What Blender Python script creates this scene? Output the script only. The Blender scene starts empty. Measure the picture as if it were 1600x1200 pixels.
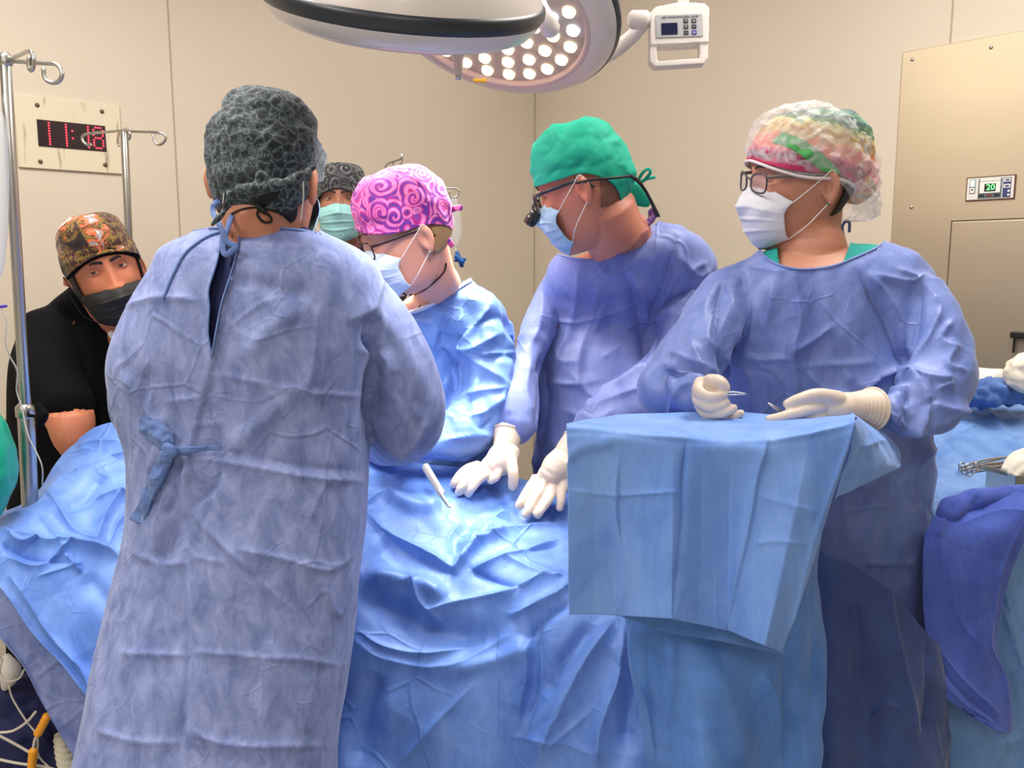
import bpy, bmesh, math, random
import numpy as np
from math import pi, sin, cos, tan, atan, radians as rad
from mathutils import Vector, Matrix, Euler
from mathutils.bvhtree import BVHTree

random.seed(7)
S = bpy.context.scene
COL = S.collection
# ------------------------------------------------------------------ camera
F = 1300.0
TH = atan(180.0 / F)
CAMZ = 1.45
cd = bpy.data.cameras.new('camera'); cd.sensor_width = 36; cd.lens = F / 1600 * 36
cam = bpy.data.objects.new('camera', cd); COL.objects.link(cam)
cam.location = (0, 0, CAMZ); cam.rotation_euler = (pi / 2 - TH, 0, 0)
cd.clip_start = 0.05
S.camera = cam
S.view_settings.view_transform = 'Standard'; S.view_settings.look = 'None'
S.view_settings.gamma = 1; S.view_settings.exposure = 0.0
S.view_settings.use_curve_mapping = False
try:
    S.cycles.use_denoising = True; S.cycles.max_bounces = 7; S.cycles.diffuse_bounces = 3
    S.cycles.glossy_bounces = 3; S.cycles.transparent_max_bounces = 12
    S.cycles.sample_clamp_indirect = 6
except Exception: pass
# ------------------------------------------------------------------ world and room lights
wd = bpy.data.worlds.new('world'); S.world = wd; wd.use_nodes = True
wd.node_tree.nodes['Background'].inputs[0].default_value = (1.0, .97, .93, 1)
wd.node_tree.nodes['Background'].inputs[1].default_value = 0.06
CEIL = 2.95
def area(name, loc, rot, sx, sy, power, colr):
    l = bpy.data.lights.new(name, 'AREA'); l.shape = 'RECTANGLE'; l.size = sx; l.size_y = sy
    l.energy = power; l.color = colr
    o = bpy.data.objects.new(name, l); COL.objects.link(o); o.location = loc; o.rotation_euler = rot
    return o
WARM = (1.0, .95, .88); COOL = (.93, .97, 1.0)
# recessed ceiling panels (panels themselves are built with the room)
PANELS = [(-1.0, 1.5, 50), (1.0, 1.7, 42), (-1.5, -.4, 42), (.1, -1.3, 22), (0.0, 3.1, 7)]
for i, (x, y, p) in enumerate(PANELS):
    area('ceiling_panel_light', (x, y, CEIL - .03), (0, 0, 0), .6, 1.2, p, WARM)

# ------------------------------------------------------------------ projection helpers
CT, ST = cos(TH), sin(TH)
def W(px, py, Y):
    """point of the vertical plane y=Y seen at photo pixel (px, py)"""
    vx = (px - 800) / F; k = (600 - py) / F
    vy = CT + k * ST; vz = -ST + k * CT
    t = Y / vy
    return np.array((vx * t, Y, CAMZ + vz * t))
def MPP(py, Y):
    k = (600 - py) / F
    return Y / (CT + k * ST) / F
def ray(px, py):
    k = (600 - py) / F
    return Vector(((px - 800) / F, CT + k * ST, -ST + k * CT)).normalized()
def proj(P):
    x = P[:, 0]; y = P[:, 1]; z = P[:, 2] - CAMZ
    d = y * CT - z * ST; d = np.maximum(d, .05)
    u = y * ST + z * CT
    return 800 + F * x / d, 600 - F * u / d

# ------------------------------------------------------------------ scene helpers
def setp(o, label=None, cat=None, group=None, kind=None):
    if label: o['label'] = label
    if cat: o['category'] = cat
    if group: o['group'] = group
    if kind: o['kind'] = kind
    return o
def empty(name, loc, label, cat, group=None):
    o = bpy.data.objects.new(name, None); COL.objects.link(o)
    o.location = loc; o.empty_display_size = .1
    return setp(o, label, cat, group)
def link(name, me, mat=None, parent=None, M=None, smooth=True):
    o = bpy.data.objects.new(name, me); COL.objects.link(o)
    if mat is not None:
        for m in (mat if isinstance(mat, (list, tuple)) else [mat]): me.materials.append(m)
    if smooth: me.polygons.foreach_set('use_smooth', [True] * len(me.polygons))
    if parent is not None:
        o.parent = parent
        pm = Matrix.Identity(4); q = parent; ch = []
        while q is not None: ch.append(q); q = q.parent
        for q in reversed(ch):
            pm = pm @ q.matrix_parent_inverse @ q.matrix_basis
        o.matrix_parent_inverse = pm.inverted()
    if M is not None: o.matrix_basis = M
    return o
def mk(V, Fc):
    me = bpy.data.meshes.new('mesh')
    me.from_pydata([tuple(map(float, v)) for v in V], [], [tuple(map(int, f)) for f in Fc])
    me.update(); return me
def join(parts):
    V = []; Fc = []; n = 0
    for v, f in parts:
        V.extend([tuple(p) for p in v]); Fc.extend([tuple(i + n for i in q) for q in f]); n += len(v)
    return V, Fc
def cr(P, n, closed=False):
    """catmull-rom resample of control points P (k x dim) to n points"""
    P = np.asarray(P, float); k = len(P)
    if k == 2: P = np.array([P[0], (P[0] + P[1]) / 2, P[1]]); k = 3
    if closed: Q = np.vstack([P[-1], P, P[0], P[1]]); segs = k
    else: Q = np.vstack([2 * P[0] - P[1], P, 2 * P[-1] - P[-2]]); segs = k - 1
    t = np.linspace(0, segs, n, endpoint=not closed)
    i = np.minimum(t.astype(int), segs - 1); u = (t - i)[:, None]
    a, b, c, d = Q[i], Q[i + 1], Q[i + 2], Q[i + 3]
    return .5 * (2 * b + (c - a) * u + (2 * a - 5 * b + 4 * c - d) * u ** 2 + (3 * b - a - 3 * c + d) * u ** 3)
def tube(pts, seg=20, sub=5, capr=True, flat=1.0, nrm=None):
    """closed tube through (x,y,z,r) points; flat squashes the section along nrm"""
    P = cr(pts, (len(pts) - 1) * sub + 1); C = P[:, :3]; R = np.maximum(P[:, 3], 1e-4)
    T = np.gradient(C, axis=0); T /= np.linalg.norm(T, axis=1)[:, None] + 1e-12
    a = np.array(nrm if nrm is not None else ((0, 0, 1) if abs(T[0][2]) < .8 else (0, 1, 0)), float)
    rings = []
    def ringof(c, t, a, r):
        b = np.cross(t, a); b /= np.linalg.norm(b) + 1e-12; a2 = np.cross(b, t)
        ang = np.arange(seg) * 2 * pi / seg
        return c + r * (np.cos(ang)[:, None] * b + flat * np.sin(ang)[:, None] * a2), a2
    first = True
    for i in range(len(C)):
        if nrm is not None: a = np.array(nrm, float)
        if i == 0 and capr:
            for q in (.25, .7): rings.append(ringof(C[0] - T[0] * R[0] * (1 - q) * .7, T[0], a, R[0] * math.sqrt(q))[0])
        g, a = ringof(C[i], T[i], a, R[i]); rings.append(g)
    if capr:
        for q in (.7, .25): rings.append(ringof(C[-1] + T[-1] * R[-1] * (1 - q) * .7, T[-1], a, R[-1] * math.sqrt(q))[0])
    return closeloft(rings)
def closeloft(rings):
    n = len(rings[0]); V = np.vstack(rings); Fc = []
    for i in range(len(rings) - 1):
        for j in range(n):
            k = (j + 1) % n
            Fc.append((i * n + j, i * n + k, (i + 1) * n + k, (i + 1) * n + j))
    c0 = rings[0].mean(0); c1 = rings[-1].mean(0)
    V = np.vstack([V, c0, c1]); a = len(V) - 2; b = a + 1; m = (len(rings) - 1) * n
    for j in range(n):
        k = (j + 1) % n
        Fc.append((k, j, a)); Fc.append((m + j, m + k, b))
    return V, Fc
def ptube(pts, **kw):
    """tube from pixel points (px,py,Y,r_px)"""
    Q = []
    for p in pts:
        w = W(p[0], p[1], p[2]); Q.append((w[0], w[1], w[2], p[3] * MPP(p[1], p[2])))
    return tube(Q, **kw)
def wtube(pts, r, **kw):
    """tube of radius r metres through pixel points (px,py,Y)"""
    return tube([tuple(W(*p[:3])) + (r,) for p in pts], **kw)
def rings(rows, seg=48, sub=6, ex=2.3):
    """closed loft of horizontal rings (py, xl, xr, Y, halfdepth[, yaw])"""
    Q = []
    for r in rows:
        py, xl, xr, Y, hd = r[:5]; yaw = r[5] if len(r) > 5 else 0
        w = W((xl + xr) / 2, py, Y); Q.append((w[0], w[1], w[2], (xr - xl) / 2 * MPP(py, Y), hd, yaw))
    P = cr(Q, (len(Q) - 1) * sub + 1); out = []
    ang = np.arange(seg) * 2 * pi / seg
    c = np.cos(ang); s = np.sin(ang)
    rr = 1 / (np.abs(c) ** ex + np.abs(s) ** ex) ** (1 / ex)
    for x, y, z, w, h, yaw in P:
        lx = c * rr * w; ly = s * rr * h
        cy, sy = cos(yaw), sin(yaw)
        out.append(np.stack([x + lx * cy - ly * sy, y + lx * sy + ly * cy, np.full(seg, z)], 1))
    return closeloft(out)
def fuse(parts, voxel, smooth=4, factor=.5):
    """one continuous surface from overlapping closed volumes -> (V, F) arrays"""
    V, Fc = join(parts); me = mk(V, Fc)
    o = bpy.data.objects.new('tmp', me); COL.objects.link(o)
    m = o.modifiers.new('r', 'REMESH'); m.mode = 'VOXEL'; m.voxel_size = voxel; m.adaptivity = 0
    if smooth:
        s = o.modifiers.new('s', 'SMOOTH'); s.factor = factor; s.iterations = smooth
    dg = bpy.context.evaluated_depsgraph_get(); ev = o.evaluated_get(dg)
    r = bpy.data.meshes.new_from_object(ev); bpy.data.objects.remove(o); bpy.data.meshes.remove(me)
    return r
def getv(me):
    a = np.empty(len(me.vertices) * 3, np.float32); me.vertices.foreach_get('co', a); return a.reshape(-1, 3).astype(float)
def getn(me):
    a = np.empty(len(me.vertices) * 3, np.float32); me.vertices.foreach_get('normal', a); return a.reshape(-1, 3).astype(float)
def setv(me, V):
    me.vertices.foreach_set('co', np.asarray(V, np.float32).ravel()); me.update()

# ------------------------------------------------------------------ noise and cloth sculpting
def hsh(i, j, k, s):
    n = (i * 374761393 + j * 668265263 + k * 2147483647 + s * 1274126177) & 0xffffffff
    n = ((n ^ (n >> 13)) * 1274126177) & 0xffffffff
    n = (n ^ (n >> 16)) & 0xffffffff
    return n / 4294967295.0
def vnoise(P, seed=0):
    P = P + 1000.0; I = np.floor(P).astype(np.int64); f = P - I; f = f * f * (3 - 2 * f); r = 0
    for a in (0, 1):
        for b in (0, 1):
            for c in (0, 1):
                w = (f[:, 0] if a else 1 - f[:, 0]) * (f[:, 1] if b else 1 - f[:, 1]) * (f[:, 2] if c else 1 - f[:, 2])
                r = r + w * hsh(I[:, 0] + a, I[:, 1] + b, I[:, 2] + c, seed)
    return r
def sstep(x, a, b):
    t = np.clip((x - a) / (b - a), 0, 1); return t * t * (3 - 2 * t)
def crumple(P, lam, seed=0, n=7, stretch=(1, 1, 1)):
    """piecewise planar crease noise, about -1..1"""
    rs = np.random.RandomState(seed); Q = P * np.array(stretch)
    wv = np.stack([vnoise(Q / (lam * 2.2) + 7 * k, seed + k) for k in range(3)], 1) - .5
    Q = Q + wv * lam * .7; out = 0
    for i in range(n):
        d = rs.normal(size=3); d /= np.linalg.norm(d); L = lam * rs.uniform(.7, 1.6)
        t = np.abs(((Q @ d) / L + rs.rand()) % 1 - .5) * 4 - 1
        m = sstep(vnoise(Q / (lam * 1.5) + rs.uniform(0, 50, 3), seed + 11 + i), .5, .75)
        out = out + t * m
    return out * .6
def seg_dist(px, py, a, b):
    ax, ay = a; bx, by = b; dx, dy = bx - ax, by - ay; L = math.hypot(dx, dy) + 1e-9
    t = ((px - ax) * dx + (py - ay) * dy) / L / L; tc = np.clip(t, 0, 1)
    ex = px - ax - tc * dx; ey = py - ay - tc * dy
    s = (-(px - ax) * dy + (py - ay) * dx) / L
    return np.hypot(ex, ey), s, tc
def folds(V, N, fl, gain=1.0):
    """sculpt: fl = list of (pts[(x,y)..], amp_m, width_px, kind) with kind r=sharp crest, g=round, s=step (lower right of travel)"""
    px, py = proj(V); view = V - np.array((0, 0, CAMZ)); view /= np.linalg.norm(view, axis=1)[:, None]
    facing = sstep(-(view * N).sum(1), .0, .35); D = np.zeros(len(V))
    for f in fl:
        pts, amp, w = f[0], f[1] * gain, f[2]; kind = f[3] if len(f) > 3 else 'r'
        if len(pts) > 2: pts = [tuple(p) for p in cr(pts, (len(pts) - 1) * 4 + 1)]
        xs = [p[0] for p in pts]; ys = [p[1] for p in pts]; R = w * 4
        sel = np.where((px > min(xs) - R) & (px < max(xs) + R) & (py > min(ys) - R) & (py < max(ys) + R))[0]
        if len(sel) == 0: continue
        x = px[sel]; y = py[sel]; best = np.full(len(sel), 1e9); sd = np.zeros(len(sel)); tt = np.zeros(len(sel))
        n = len(pts) - 1
        for i in range(n):
            d, s, t = seg_dist(x, y, pts[i], pts[i + 1]); m = d < best
            best[m] = d[m]; sd[m] = s[m]; tt[m] = (i + t[m]) / n
        taper = np.clip(np.minimum(tt, 1 - tt) * 5 + .25, 0, 1)
        if kind == 'r': h = np.exp(-best / w)
        elif kind == 'g': h = np.exp(-(best / w) ** 2)
        elif kind == 's': h = .5 * (1 + np.tanh(sd / 2.2)) * np.exp(-best / (w * 2.5))
        elif kind == 'c': h = np.clip(1 - best / w, 0, 1)
        D[sel] += amp * taper * h
    return V + N * (D * facing)[:, None]
def recalc(me):
    me.update(); return getv(me), getn(me)
def cloth(me, fl=(), crum=((.10, .004, 1),), st=(1, 1, 1), mask=None, gain=1.0):
    V, N = recalc(me)
    for lam, amp, seed in crum:
        d = crumple(V, lam, seed, stretch=st) * amp
        if mask is not None: d = d * mask(V)
        V = V + N * d[:, None]
    setv(me, V)
    if fl:
        V, N = recalc(me); setv(me, folds(V, N, fl, gain))
    return me
def lin(P, n):
    P = np.asarray(P, float); t = np.linspace(0, len(P) - 1, n); i = np.minimum(t.astype(int), len(P) - 2); u = (t - i)[:, None]
    return P[i] * (1 - u) + P[i + 1] * u
def patch(ctrl, nu, nv, px=True, closed_u=False, lin_u=False):
    """dense grid mesh through a control grid of (px,py,Y) rows"""
    G = [[W(*c) if px else np.array(c, float) for c in row] for row in ctrl]
    R = np.array([lin(np.array(row), nu) if lin_u else cr(np.array(row), nu, closed_u) for row in G])
    P = np.stack([cr(R[:, j, :], nv) for j in range(nu)], 1)      # nv x nu x 3
    Fc = []
    for i in range(nv - 1):
        for j in range(nu - (0 if closed_u else 1)):
            k = (j + 1) % nu
            Fc.append((i * nu + j, (i + 1) * nu + j, (i + 1) * nu + k, i * nu + k))
    return mk(P.reshape(-1, 3), Fc)
def flipn(me, toward=(0, -1, .3)):
    me.update(); N = getn(me)
    if (N @ np.array(toward)).mean() < 0: me.flip_normals(); me.update()
    return me
def solid(o, t, off=-1):
    m = o.modifiers.new('thickness', 'SOLIDIFY'); m.thickness = t; m.offset = off; return o
def bvh(me):
    return BVHTree.FromPolygons([v.co for v in me.vertices], [p.vertices for p in me.polygons])
def hit(tree, px, py, lift=0.0):
    d = ray(px, py); r = tree.ray_cast(Vector((0, 0, CAMZ)), d)
    if r[0] is None: return None
    p = r[0] - d * lift; return np.array(p)
def on_surf(tree, pts, r, lift=.002, n=None, closed=False, **kw):
    """tube of radius r lying on a surface under pixel points"""
    Q = cr(pts, n or (len(pts) * 5), closed); out = []
    for x, y in Q:
        h = hit(tree, x, y, lift)
        if h is None: 
            if out and False: pass
            continue
        if out and np.linalg.norm(h - out[-1][:3]) > .12: continue
        out.append(np.append(h, r))
    if len(out) < 3: return None
    return tube(out, seg=kw.pop('seg', 8), sub=1, **kw)
def box(cx, cy, cz, sx, sy, sz, bev=0.0, seg=2):
    bm = bmesh.new(); bmesh.ops.create_cube(bm, size=1)
    bmesh.ops.scale(bm, vec=(sx, sy, sz), verts=bm.verts)
    if bev: bmesh.ops.bevel(bm, geom=bm.edges[:], offset=bev, segments=seg, affect='EDGES', profile=.5)
    bmesh.ops.translate(bm, vec=(cx, cy, cz), verts=bm.verts)
    bm.verts.index_update(); V = [tuple(v.co) for v in bm.verts]; Fc = [tuple(v.index for v in f.verts) for f in bm.faces]
    bm.free(); return V, Fc
def xf(vf, M):
    V, Fc = vf; return [tuple(M @ Vector(v)) for v in V], Fc
def lathe(prof, seg=64):
    """closed lathe around z of (r,z) profile"""
    ang = np.arange(seg) * 2 * pi / seg; V = []; Fc = []; n = len(prof)
    for r, z in prof: V.extend([(r * cos(a), r * sin(a), z) for a in ang])
    for i in range(n - 1):
        for j in range(seg):
            k = (j + 1) % seg; Fc.append((i * seg + j, i * seg + k, (i + 1) * seg + k, (i + 1) * seg + j))
    return V, Fc
def basis(o, z, x=None):
    z = Vector(z).normalized(); x = Vector(x if x is not None else (1, 0, 0)); y = z.cross(x).normalized(); x = y.cross(z)
    M = Matrix((x, y, z)).transposed().to_4x4(); M.translation = Vector(o); return M
def flat_smooth(o, ang=35):
    me = o.data; me.polygons.foreach_set('use_smooth', [True] * len(me.polygons))
    bm = bmesh.new(); bm.from_mesh(me)
    for e in bm.edges:
        if len(e.link_faces) == 2 and e.calc_face_angle(0) > rad(ang): e.smooth = False
    bm.to_mesh(me); bm.free(); return o
def srgb(r, g, b):
    f = lambda c: (c / 255 / 12.92) if c / 255 <= .04045 else ((c / 255 + .055) / 1.055) ** 2.4
    return (f(r), f(g), f(b), 1)

# ------------------------------------------------------------------ materials
def nodes(name):
    m = bpy.data.materials.new(name); m.use_nodes = True; nt = m.node_tree
    return m, nt, nt.nodes['Principled BSDF']
def N_(nt, t, **kw):
    n = nt.nodes.new(t)
    for k, v in kw.items():
        if k.startswith('i_'): n.inputs[k[2:].replace('_', ' ')].default_value = v
        else: setattr(n, k, v)
    return n
def plain(name, c, rough=.5, metal=0, bump=0, bs=200, var=0, spec=None, coat=0):
    m, nt, b = nodes(name); b.inputs['Base Color'].default_value = c; b.inputs['Roughness'].default_value = rough
    b.inputs['Metallic'].default_value = metal
    if coat: b.inputs['Coat Weight'].default_value = coat
    if spec is not None: b.inputs['Specular IOR Level'].default_value = spec
    tc = N_(nt, 'ShaderNodeTexCoord')
    no = N_(nt, 'ShaderNodeTexNoise'); no.inputs['Scale'].default_value = bs; no.inputs['Detail'].default_value = 4
    nt.links.new(tc.outputs['Object'], no.inputs['Vector'])
    if bump:
        bp = N_(nt, 'ShaderNodeBump'); bp.inputs['Strength'].default_value = bump; bp.inputs['Distance'].default_value = .002
        nt.links.new(no.outputs['Fac'], bp.inputs['Height']); nt.links.new(bp.outputs[0], b.inputs['Normal'])
    if var:
        n2 = N_(nt, 'ShaderNodeTexNoise'); n2.inputs['Scale'].default_value = bs * .1; n2.inputs['Detail'].default_value = 3
        nt.links.new(tc.outputs['Object'], n2.inputs['Vector'])
        r = N_(nt, 'ShaderNodeMixRGB', blend_type='MIX'); r.inputs[1].default_value = tuple(x * (1 - var) for x in c[:3]) + (1,)
        r.inputs[2].default_value = tuple(min(1, x * (1 + var)) for x in c[:3]) + (1,)
        nt.links.new(n2.outputs['Fac'], r.inputs[0]); nt.links.new(r.outputs[0], b.inputs['Base Color'])
    return m
def emis(name, c, st):
    m, nt, b = nodes(name); b.inputs['Base Color'].default_value = c
    b.inputs['Emission Color'].default_value = c; b.inputs['Emission Strength'].default_value = st; return m
def fabric(name, c1, c2, rough=.75, sheen=.2, mott=14, wr=.42, wscale=9, stretch=(1, 1, .35), fine=.25, trans=0, weave=0):
    """non-woven cloth: mottled pigment, fine fibre bump, small paper-like creases"""
    m, nt, b = nodes(name); L = nt.links.new
    tc = N_(nt, 'ShaderNodeTexCoord'); mp = N_(nt, 'ShaderNodeMapping'); mp.inputs['Scale'].default_value = stretch
    L(tc.outputs['Object'], mp.inputs['Vector'])
    n1 = N_(nt, 'ShaderNodeTexNoise'); n1.inputs['Scale'].default_value = mott; n1.inputs['Detail'].default_value = 9
    n1.inputs['Roughness'].default_value = .68; n1.inputs['Distortion'].default_value = .5; L(mp.outputs[0], n1.inputs['Vector'])
    cr_ = N_(nt, 'ShaderNodeValToRGB'); cr_.color_ramp.elements[0].position = .36; cr_.color_ramp.elements[1].position = .66
    cr_.color_ramp.elements[0].color = c1; cr_.color_ramp.elements[1].color = c2
    L(n1.outputs['Fac'], cr_.inputs[0]); L(cr_.outputs[0], b.inputs['Base Color'])
    # creases
    nw = N_(nt, 'ShaderNodeTexNoise'); nw.inputs['Scale'].default_value = 5; nw.inputs['Detail'].default_value = 2
    L(tc.outputs['Object'], nw.inputs['Vector'])
    ad = N_(nt, 'ShaderNodeMixRGB', blend_type='LINEAR_LIGHT'); ad.inputs[0].default_value = .035
    L(tc.outputs['Object'], ad.inputs[1]); L(nw.outputs['Color'], ad.inputs[2])
    def creases(sc, width, thr):
        vo = N_(nt, 'ShaderNodeTexVoronoi', feature='DISTANCE_TO_EDGE'); vo.inputs['Scale'].default_value = sc; L(ad.outputs[0], vo.inputs['Vector'])
        mr = N_(nt, 'ShaderNodeMapRange'); mr.inputs['From Min'].default_value = 0; mr.inputs['From Max'].default_value = width
        mr.inputs['To Min'].default_value = 1; mr.inputs['To Max'].default_value = 0; L(vo.outputs['Distance'], mr.inputs['Value'])
        nm = N_(nt, 'ShaderNodeTexNoise'); nm.inputs['Scale'].default_value = sc * .6; nm.inputs['Detail'].default_value = 1; L(tc.outputs['Object'], nm.inputs['Vector'])
        mk_ = N_(nt, 'ShaderNodeMapRange'); mk_.inputs['From Min'].default_value = thr; mk_.inputs['From Max'].default_value = thr + .14; L(nm.outputs['Fac'], mk_.inputs['Value'])
        ml = N_(nt, 'ShaderNodeMath', operation='MULTIPLY'); L(mr.outputs[0], ml.inputs[0]); L(mk_.outputs[0], ml.inputs[1]); return ml
    k1 = creases(wscale * .7, .030, .48); k2 = creases(wscale * 2.2, .055, .54)
    mm = N_(nt, 'ShaderNodeMath', operation='MULTIPLY_ADD'); L(k2.outputs[0], mm.inputs[0]); mm.inputs[1].default_value = .45
    L(k1.outputs[0], mm.inputs[2])
    b1 = N_(nt, 'ShaderNodeBump'); b1.inputs['Strength'].default_value = wr; b1.inputs['Distance'].default_value = .005
    L(mm.outputs[0], b1.inputs['Height'])
    nf = N_(nt, 'ShaderNodeTexNoise'); nf.inputs['Scale'].default_value = 260; nf.inputs['Detail'].default_value = 3; L(mp.outputs[0], nf.inputs['Vector'])
    b2 = N_(nt, 'ShaderNodeBump'); b2.inputs['Strength'].default_value = fine; b2.inputs['Distance'].default_value = .0012
    L(nf.outputs['Fac'], b2.inputs['Height']); L(b1.outputs[0], b2.inputs['Normal']); L(b2.outputs[0], b.inputs['Normal'])
    b.inputs['Roughness'].default_value = rough; b.inputs['Sheen Weight'].default_value = sheen
    b.inputs['Sheen Roughness'].default_value = .4; b.inputs['Specular IOR Level'].default_value = .5
    return m
def skin(name, c, red=.25):
    m, nt, b = nodes(name); L = nt.links.new; tc = N_(nt, 'ShaderNodeTexCoord')
    n1 = N_(nt, 'ShaderNodeTexNoise'); n1.inputs['Scale'].default_value = 22; n1.inputs['Detail'].default_value = 5; L(tc.outputs['Object'], n1.inputs['Vector'])
    r = N_(nt, 'ShaderNodeMixRGB'); r.inputs[1].default_value = c
    r.inputs[2].default_value = (c[0] * 1.02, c[1] * (1 - red), c[2] * (1 - red), 1)
    L(n1.outputs['Fac'], r.inputs[0]); L(r.outputs[0], b.inputs['Base Color'])
    n2 = N_(nt, 'ShaderNodeTexNoise'); n2.inputs['Scale'].default_value = 420; L(tc.outputs['Object'], n2.inputs['Vector'])
    bp = N_(nt, 'ShaderNodeBump'); bp.inputs['Strength'].default_value = .12; bp.inputs['Distance'].default_value = .001
    L(n2.outputs['Fac'], bp.inputs['Height']); L(bp.outputs[0], b.inputs['Normal'])
    b.inputs['Roughness'].default_value = .48
    b.inputs['Subsurface Weight'].default_value = .15; b.inputs['Subsurface Radius'].default_value = (.012, .005, .003); b.inputs['Subsurface Scale'].default_value = 1
    return m
def pattern(name, stops, scale=30, kind='noise', dist=2.0, rough=.8, coord='Object', warp=1.0, bump=.2, interp='LINEAR', st=(1, 1, 1)):
    """printed cloth: colour ramp over a distorted texture"""
    m, nt, b = nodes(name); L = nt.links.new; tc = N_(nt, 'ShaderNodeTexCoord')
    mp = N_(nt, 'ShaderNodeMapping'); mp.inputs['Scale'].default_value = st; L(tc.outputs[coord], mp.inputs['Vector'])
    nw = N_(nt, 'ShaderNodeTexNoise'); nw.inputs['Scale'].default_value = scale * .5; nw.inputs['Detail'].default_value = 1; L(mp.outputs[0], nw.inputs['Vector'])
    ad = N_(nt, 'ShaderNodeMixRGB', blend_type='LINEAR_LIGHT'); ad.inputs[0].default_value = warp / scale
    L(mp.outputs[0], ad.inputs[1]); L(nw.outputs['Color'], ad.inputs[2])
    if kind == 'swirl':
        v = N_(nt, 'ShaderNodeTexVoronoi', feature='F1'); v.inputs['Scale'].default_value = scale; L(ad.outputs[0], v.inputs['Vector'])
        # spiral inside every cell: angle about the cell centre plus distance
        sb = N_(nt, 'ShaderNodeVectorMath', operation='SUBTRACT'); L(ad.outputs[0], sb.inputs[0]); L(v.outputs['Position'], sb.inputs[1])
        sx = N_(nt, 'ShaderNodeSeparateXYZ'); L(sb.outputs[0], sx.inputs[0])
        at = N_(nt, 'ShaderNodeMath', operation='ARCTAN2'); L(sx.outputs['Z'], at.inputs[0]); 
        yy = N_(nt, 'ShaderNodeMath', operation='ADD'); L(sx.outputs['X'], yy.inputs[0]); L(sx.outputs['Y'], yy.inputs[1]); L(yy.outputs[0], at.inputs[1])
        ma = N_(nt, 'ShaderNodeMath', operation='MULTIPLY_ADD'); L(v.outputs['Distance'], ma.inputs[0]); ma.inputs[1].default_value = dist * 6.28
        L(at.outputs[0], ma.inputs[2])
        sn = N_(nt, 'ShaderNodeMath', operation='SINE'); L(ma.outputs[0], sn.inputs[0])
        n3 = N_(nt, 'ShaderNodeTexNoise'); n3.inputs['Scale'].default_value = scale * .7; L(mp.outputs[0], n3.inputs['Vector'])
        fm = N_(nt, 'ShaderNodeMath', operation='MULTIPLY_ADD'); L(sn.outputs[0], fm.inputs[0]); fm.inputs[1].default_value = .27; L(n3.outputs['Fac'], fm.inputs[2]); src = fm.outputs[0]
    elif kind == 'edge':
        v = N_(nt, 'ShaderNodeTexVoronoi', feature='DISTANCE_TO_EDGE'); v.inputs['Scale'].default_value = scale; L(ad.outputs[0], v.inputs['Vector'])
        n3 = N_(nt, 'ShaderNodeTexNoise'); n3.inputs['Scale'].default_value = scale * 2.2; n3.inputs['Detail'].default_value = 5; n3.inputs['Distortion'].default_value = dist; L(mp.outputs[0], n3.inputs['Vector'])
        fm = N_(nt, 'ShaderNodeMath', operation='MULTIPLY_ADD'); L(v.outputs['Distance'], fm.inputs[0]); fm.inputs[1].default_value = -.9; L(n3.outputs['Fac'], fm.inputs[2]); src = fm.outputs[0]
    elif kind == 'cell':
        v = N_(nt, 'ShaderNodeTexVoronoi', feature='F1'); v.inputs['Scale'].default_value = scale; L(ad.outputs[0], v.inputs['Vector'])
        sc = N_(nt, 'ShaderNodeSeparateColor'); L(v.outputs['Color'], sc.inputs[0])
        n3 = N_(nt, 'ShaderNodeTexNoise'); n3.inputs['Scale'].default_value = scale * 3; n3.inputs['Detail'].default_value = 4; n3.inputs['Distortion'].default_value = dist; L(mp.outputs[0], n3.inputs['Vector'])
        fm = N_(nt, 'ShaderNodeMath', operation='MULTIPLY_ADD'); L(n3.outputs['Fac'], fm.inputs[0]); fm.inputs[1].default_value = .9
        f2 = N_(nt, 'ShaderNodeMath', operation='MULTIPLY_ADD'); L(sc.outputs[0], f2.inputs[0]); f2.inputs[1].default_value = .55; f2.inputs[2].default_value = -.22
        L(f2.outputs[0], fm.inputs[2]); src = fm.outputs[0]
    else:
        n3 = N_(nt, 'ShaderNodeTexNoise'); n3.inputs['Scale'].default_value = scale; n3.inputs['Detail'].default_value = 5; n3.inputs['Distortion'].default_value = dist
        L(ad.outputs[0], n3.inputs['Vector']); src = n3.outputs['Fac']
    rp = N_(nt, 'ShaderNodeValToRGB'); rp.color_ramp.interpolation = interp
    e = rp.color_ramp.elements
    while len(e) > 1: e.remove(e[-1])
    e[0].position = stops[0][0]; e[0].color = stops[0][1]
    for p, c in stops[1:]:
        q = e.new(p); q.color = c
    L(src, rp.inputs[0]); L(rp.outputs[0], b.inputs['Base Color']); b.inputs['Roughness'].default_value = rough
    nf = N_(nt, 'ShaderNodeTexNoise'); nf.inputs['Scale'].default_value = 60; nf.inputs['Detail'].default_value = 5; L(tc.outputs[coord], nf.inputs['Vector'])
    bp = N_(nt, 'ShaderNodeBump'); bp.inputs['Strength'].default_value = bump; bp.inputs['Distance'].default_value = .004
    L(nf.outputs['Fac'], bp.inputs['Height']); L(bp.outputs[0], b.inputs['Normal'])
    b.inputs['Sheen Weight'].default_value = .15
    return m
def glassy(name, c, alpha=.25, rough=.15):
    m, nt, b = nodes(name); b.inputs['Base Color'].default_value = c; b.inputs['Roughness'].default_value = rough
    b.inputs['Alpha'].default_value = alpha; return m

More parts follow.
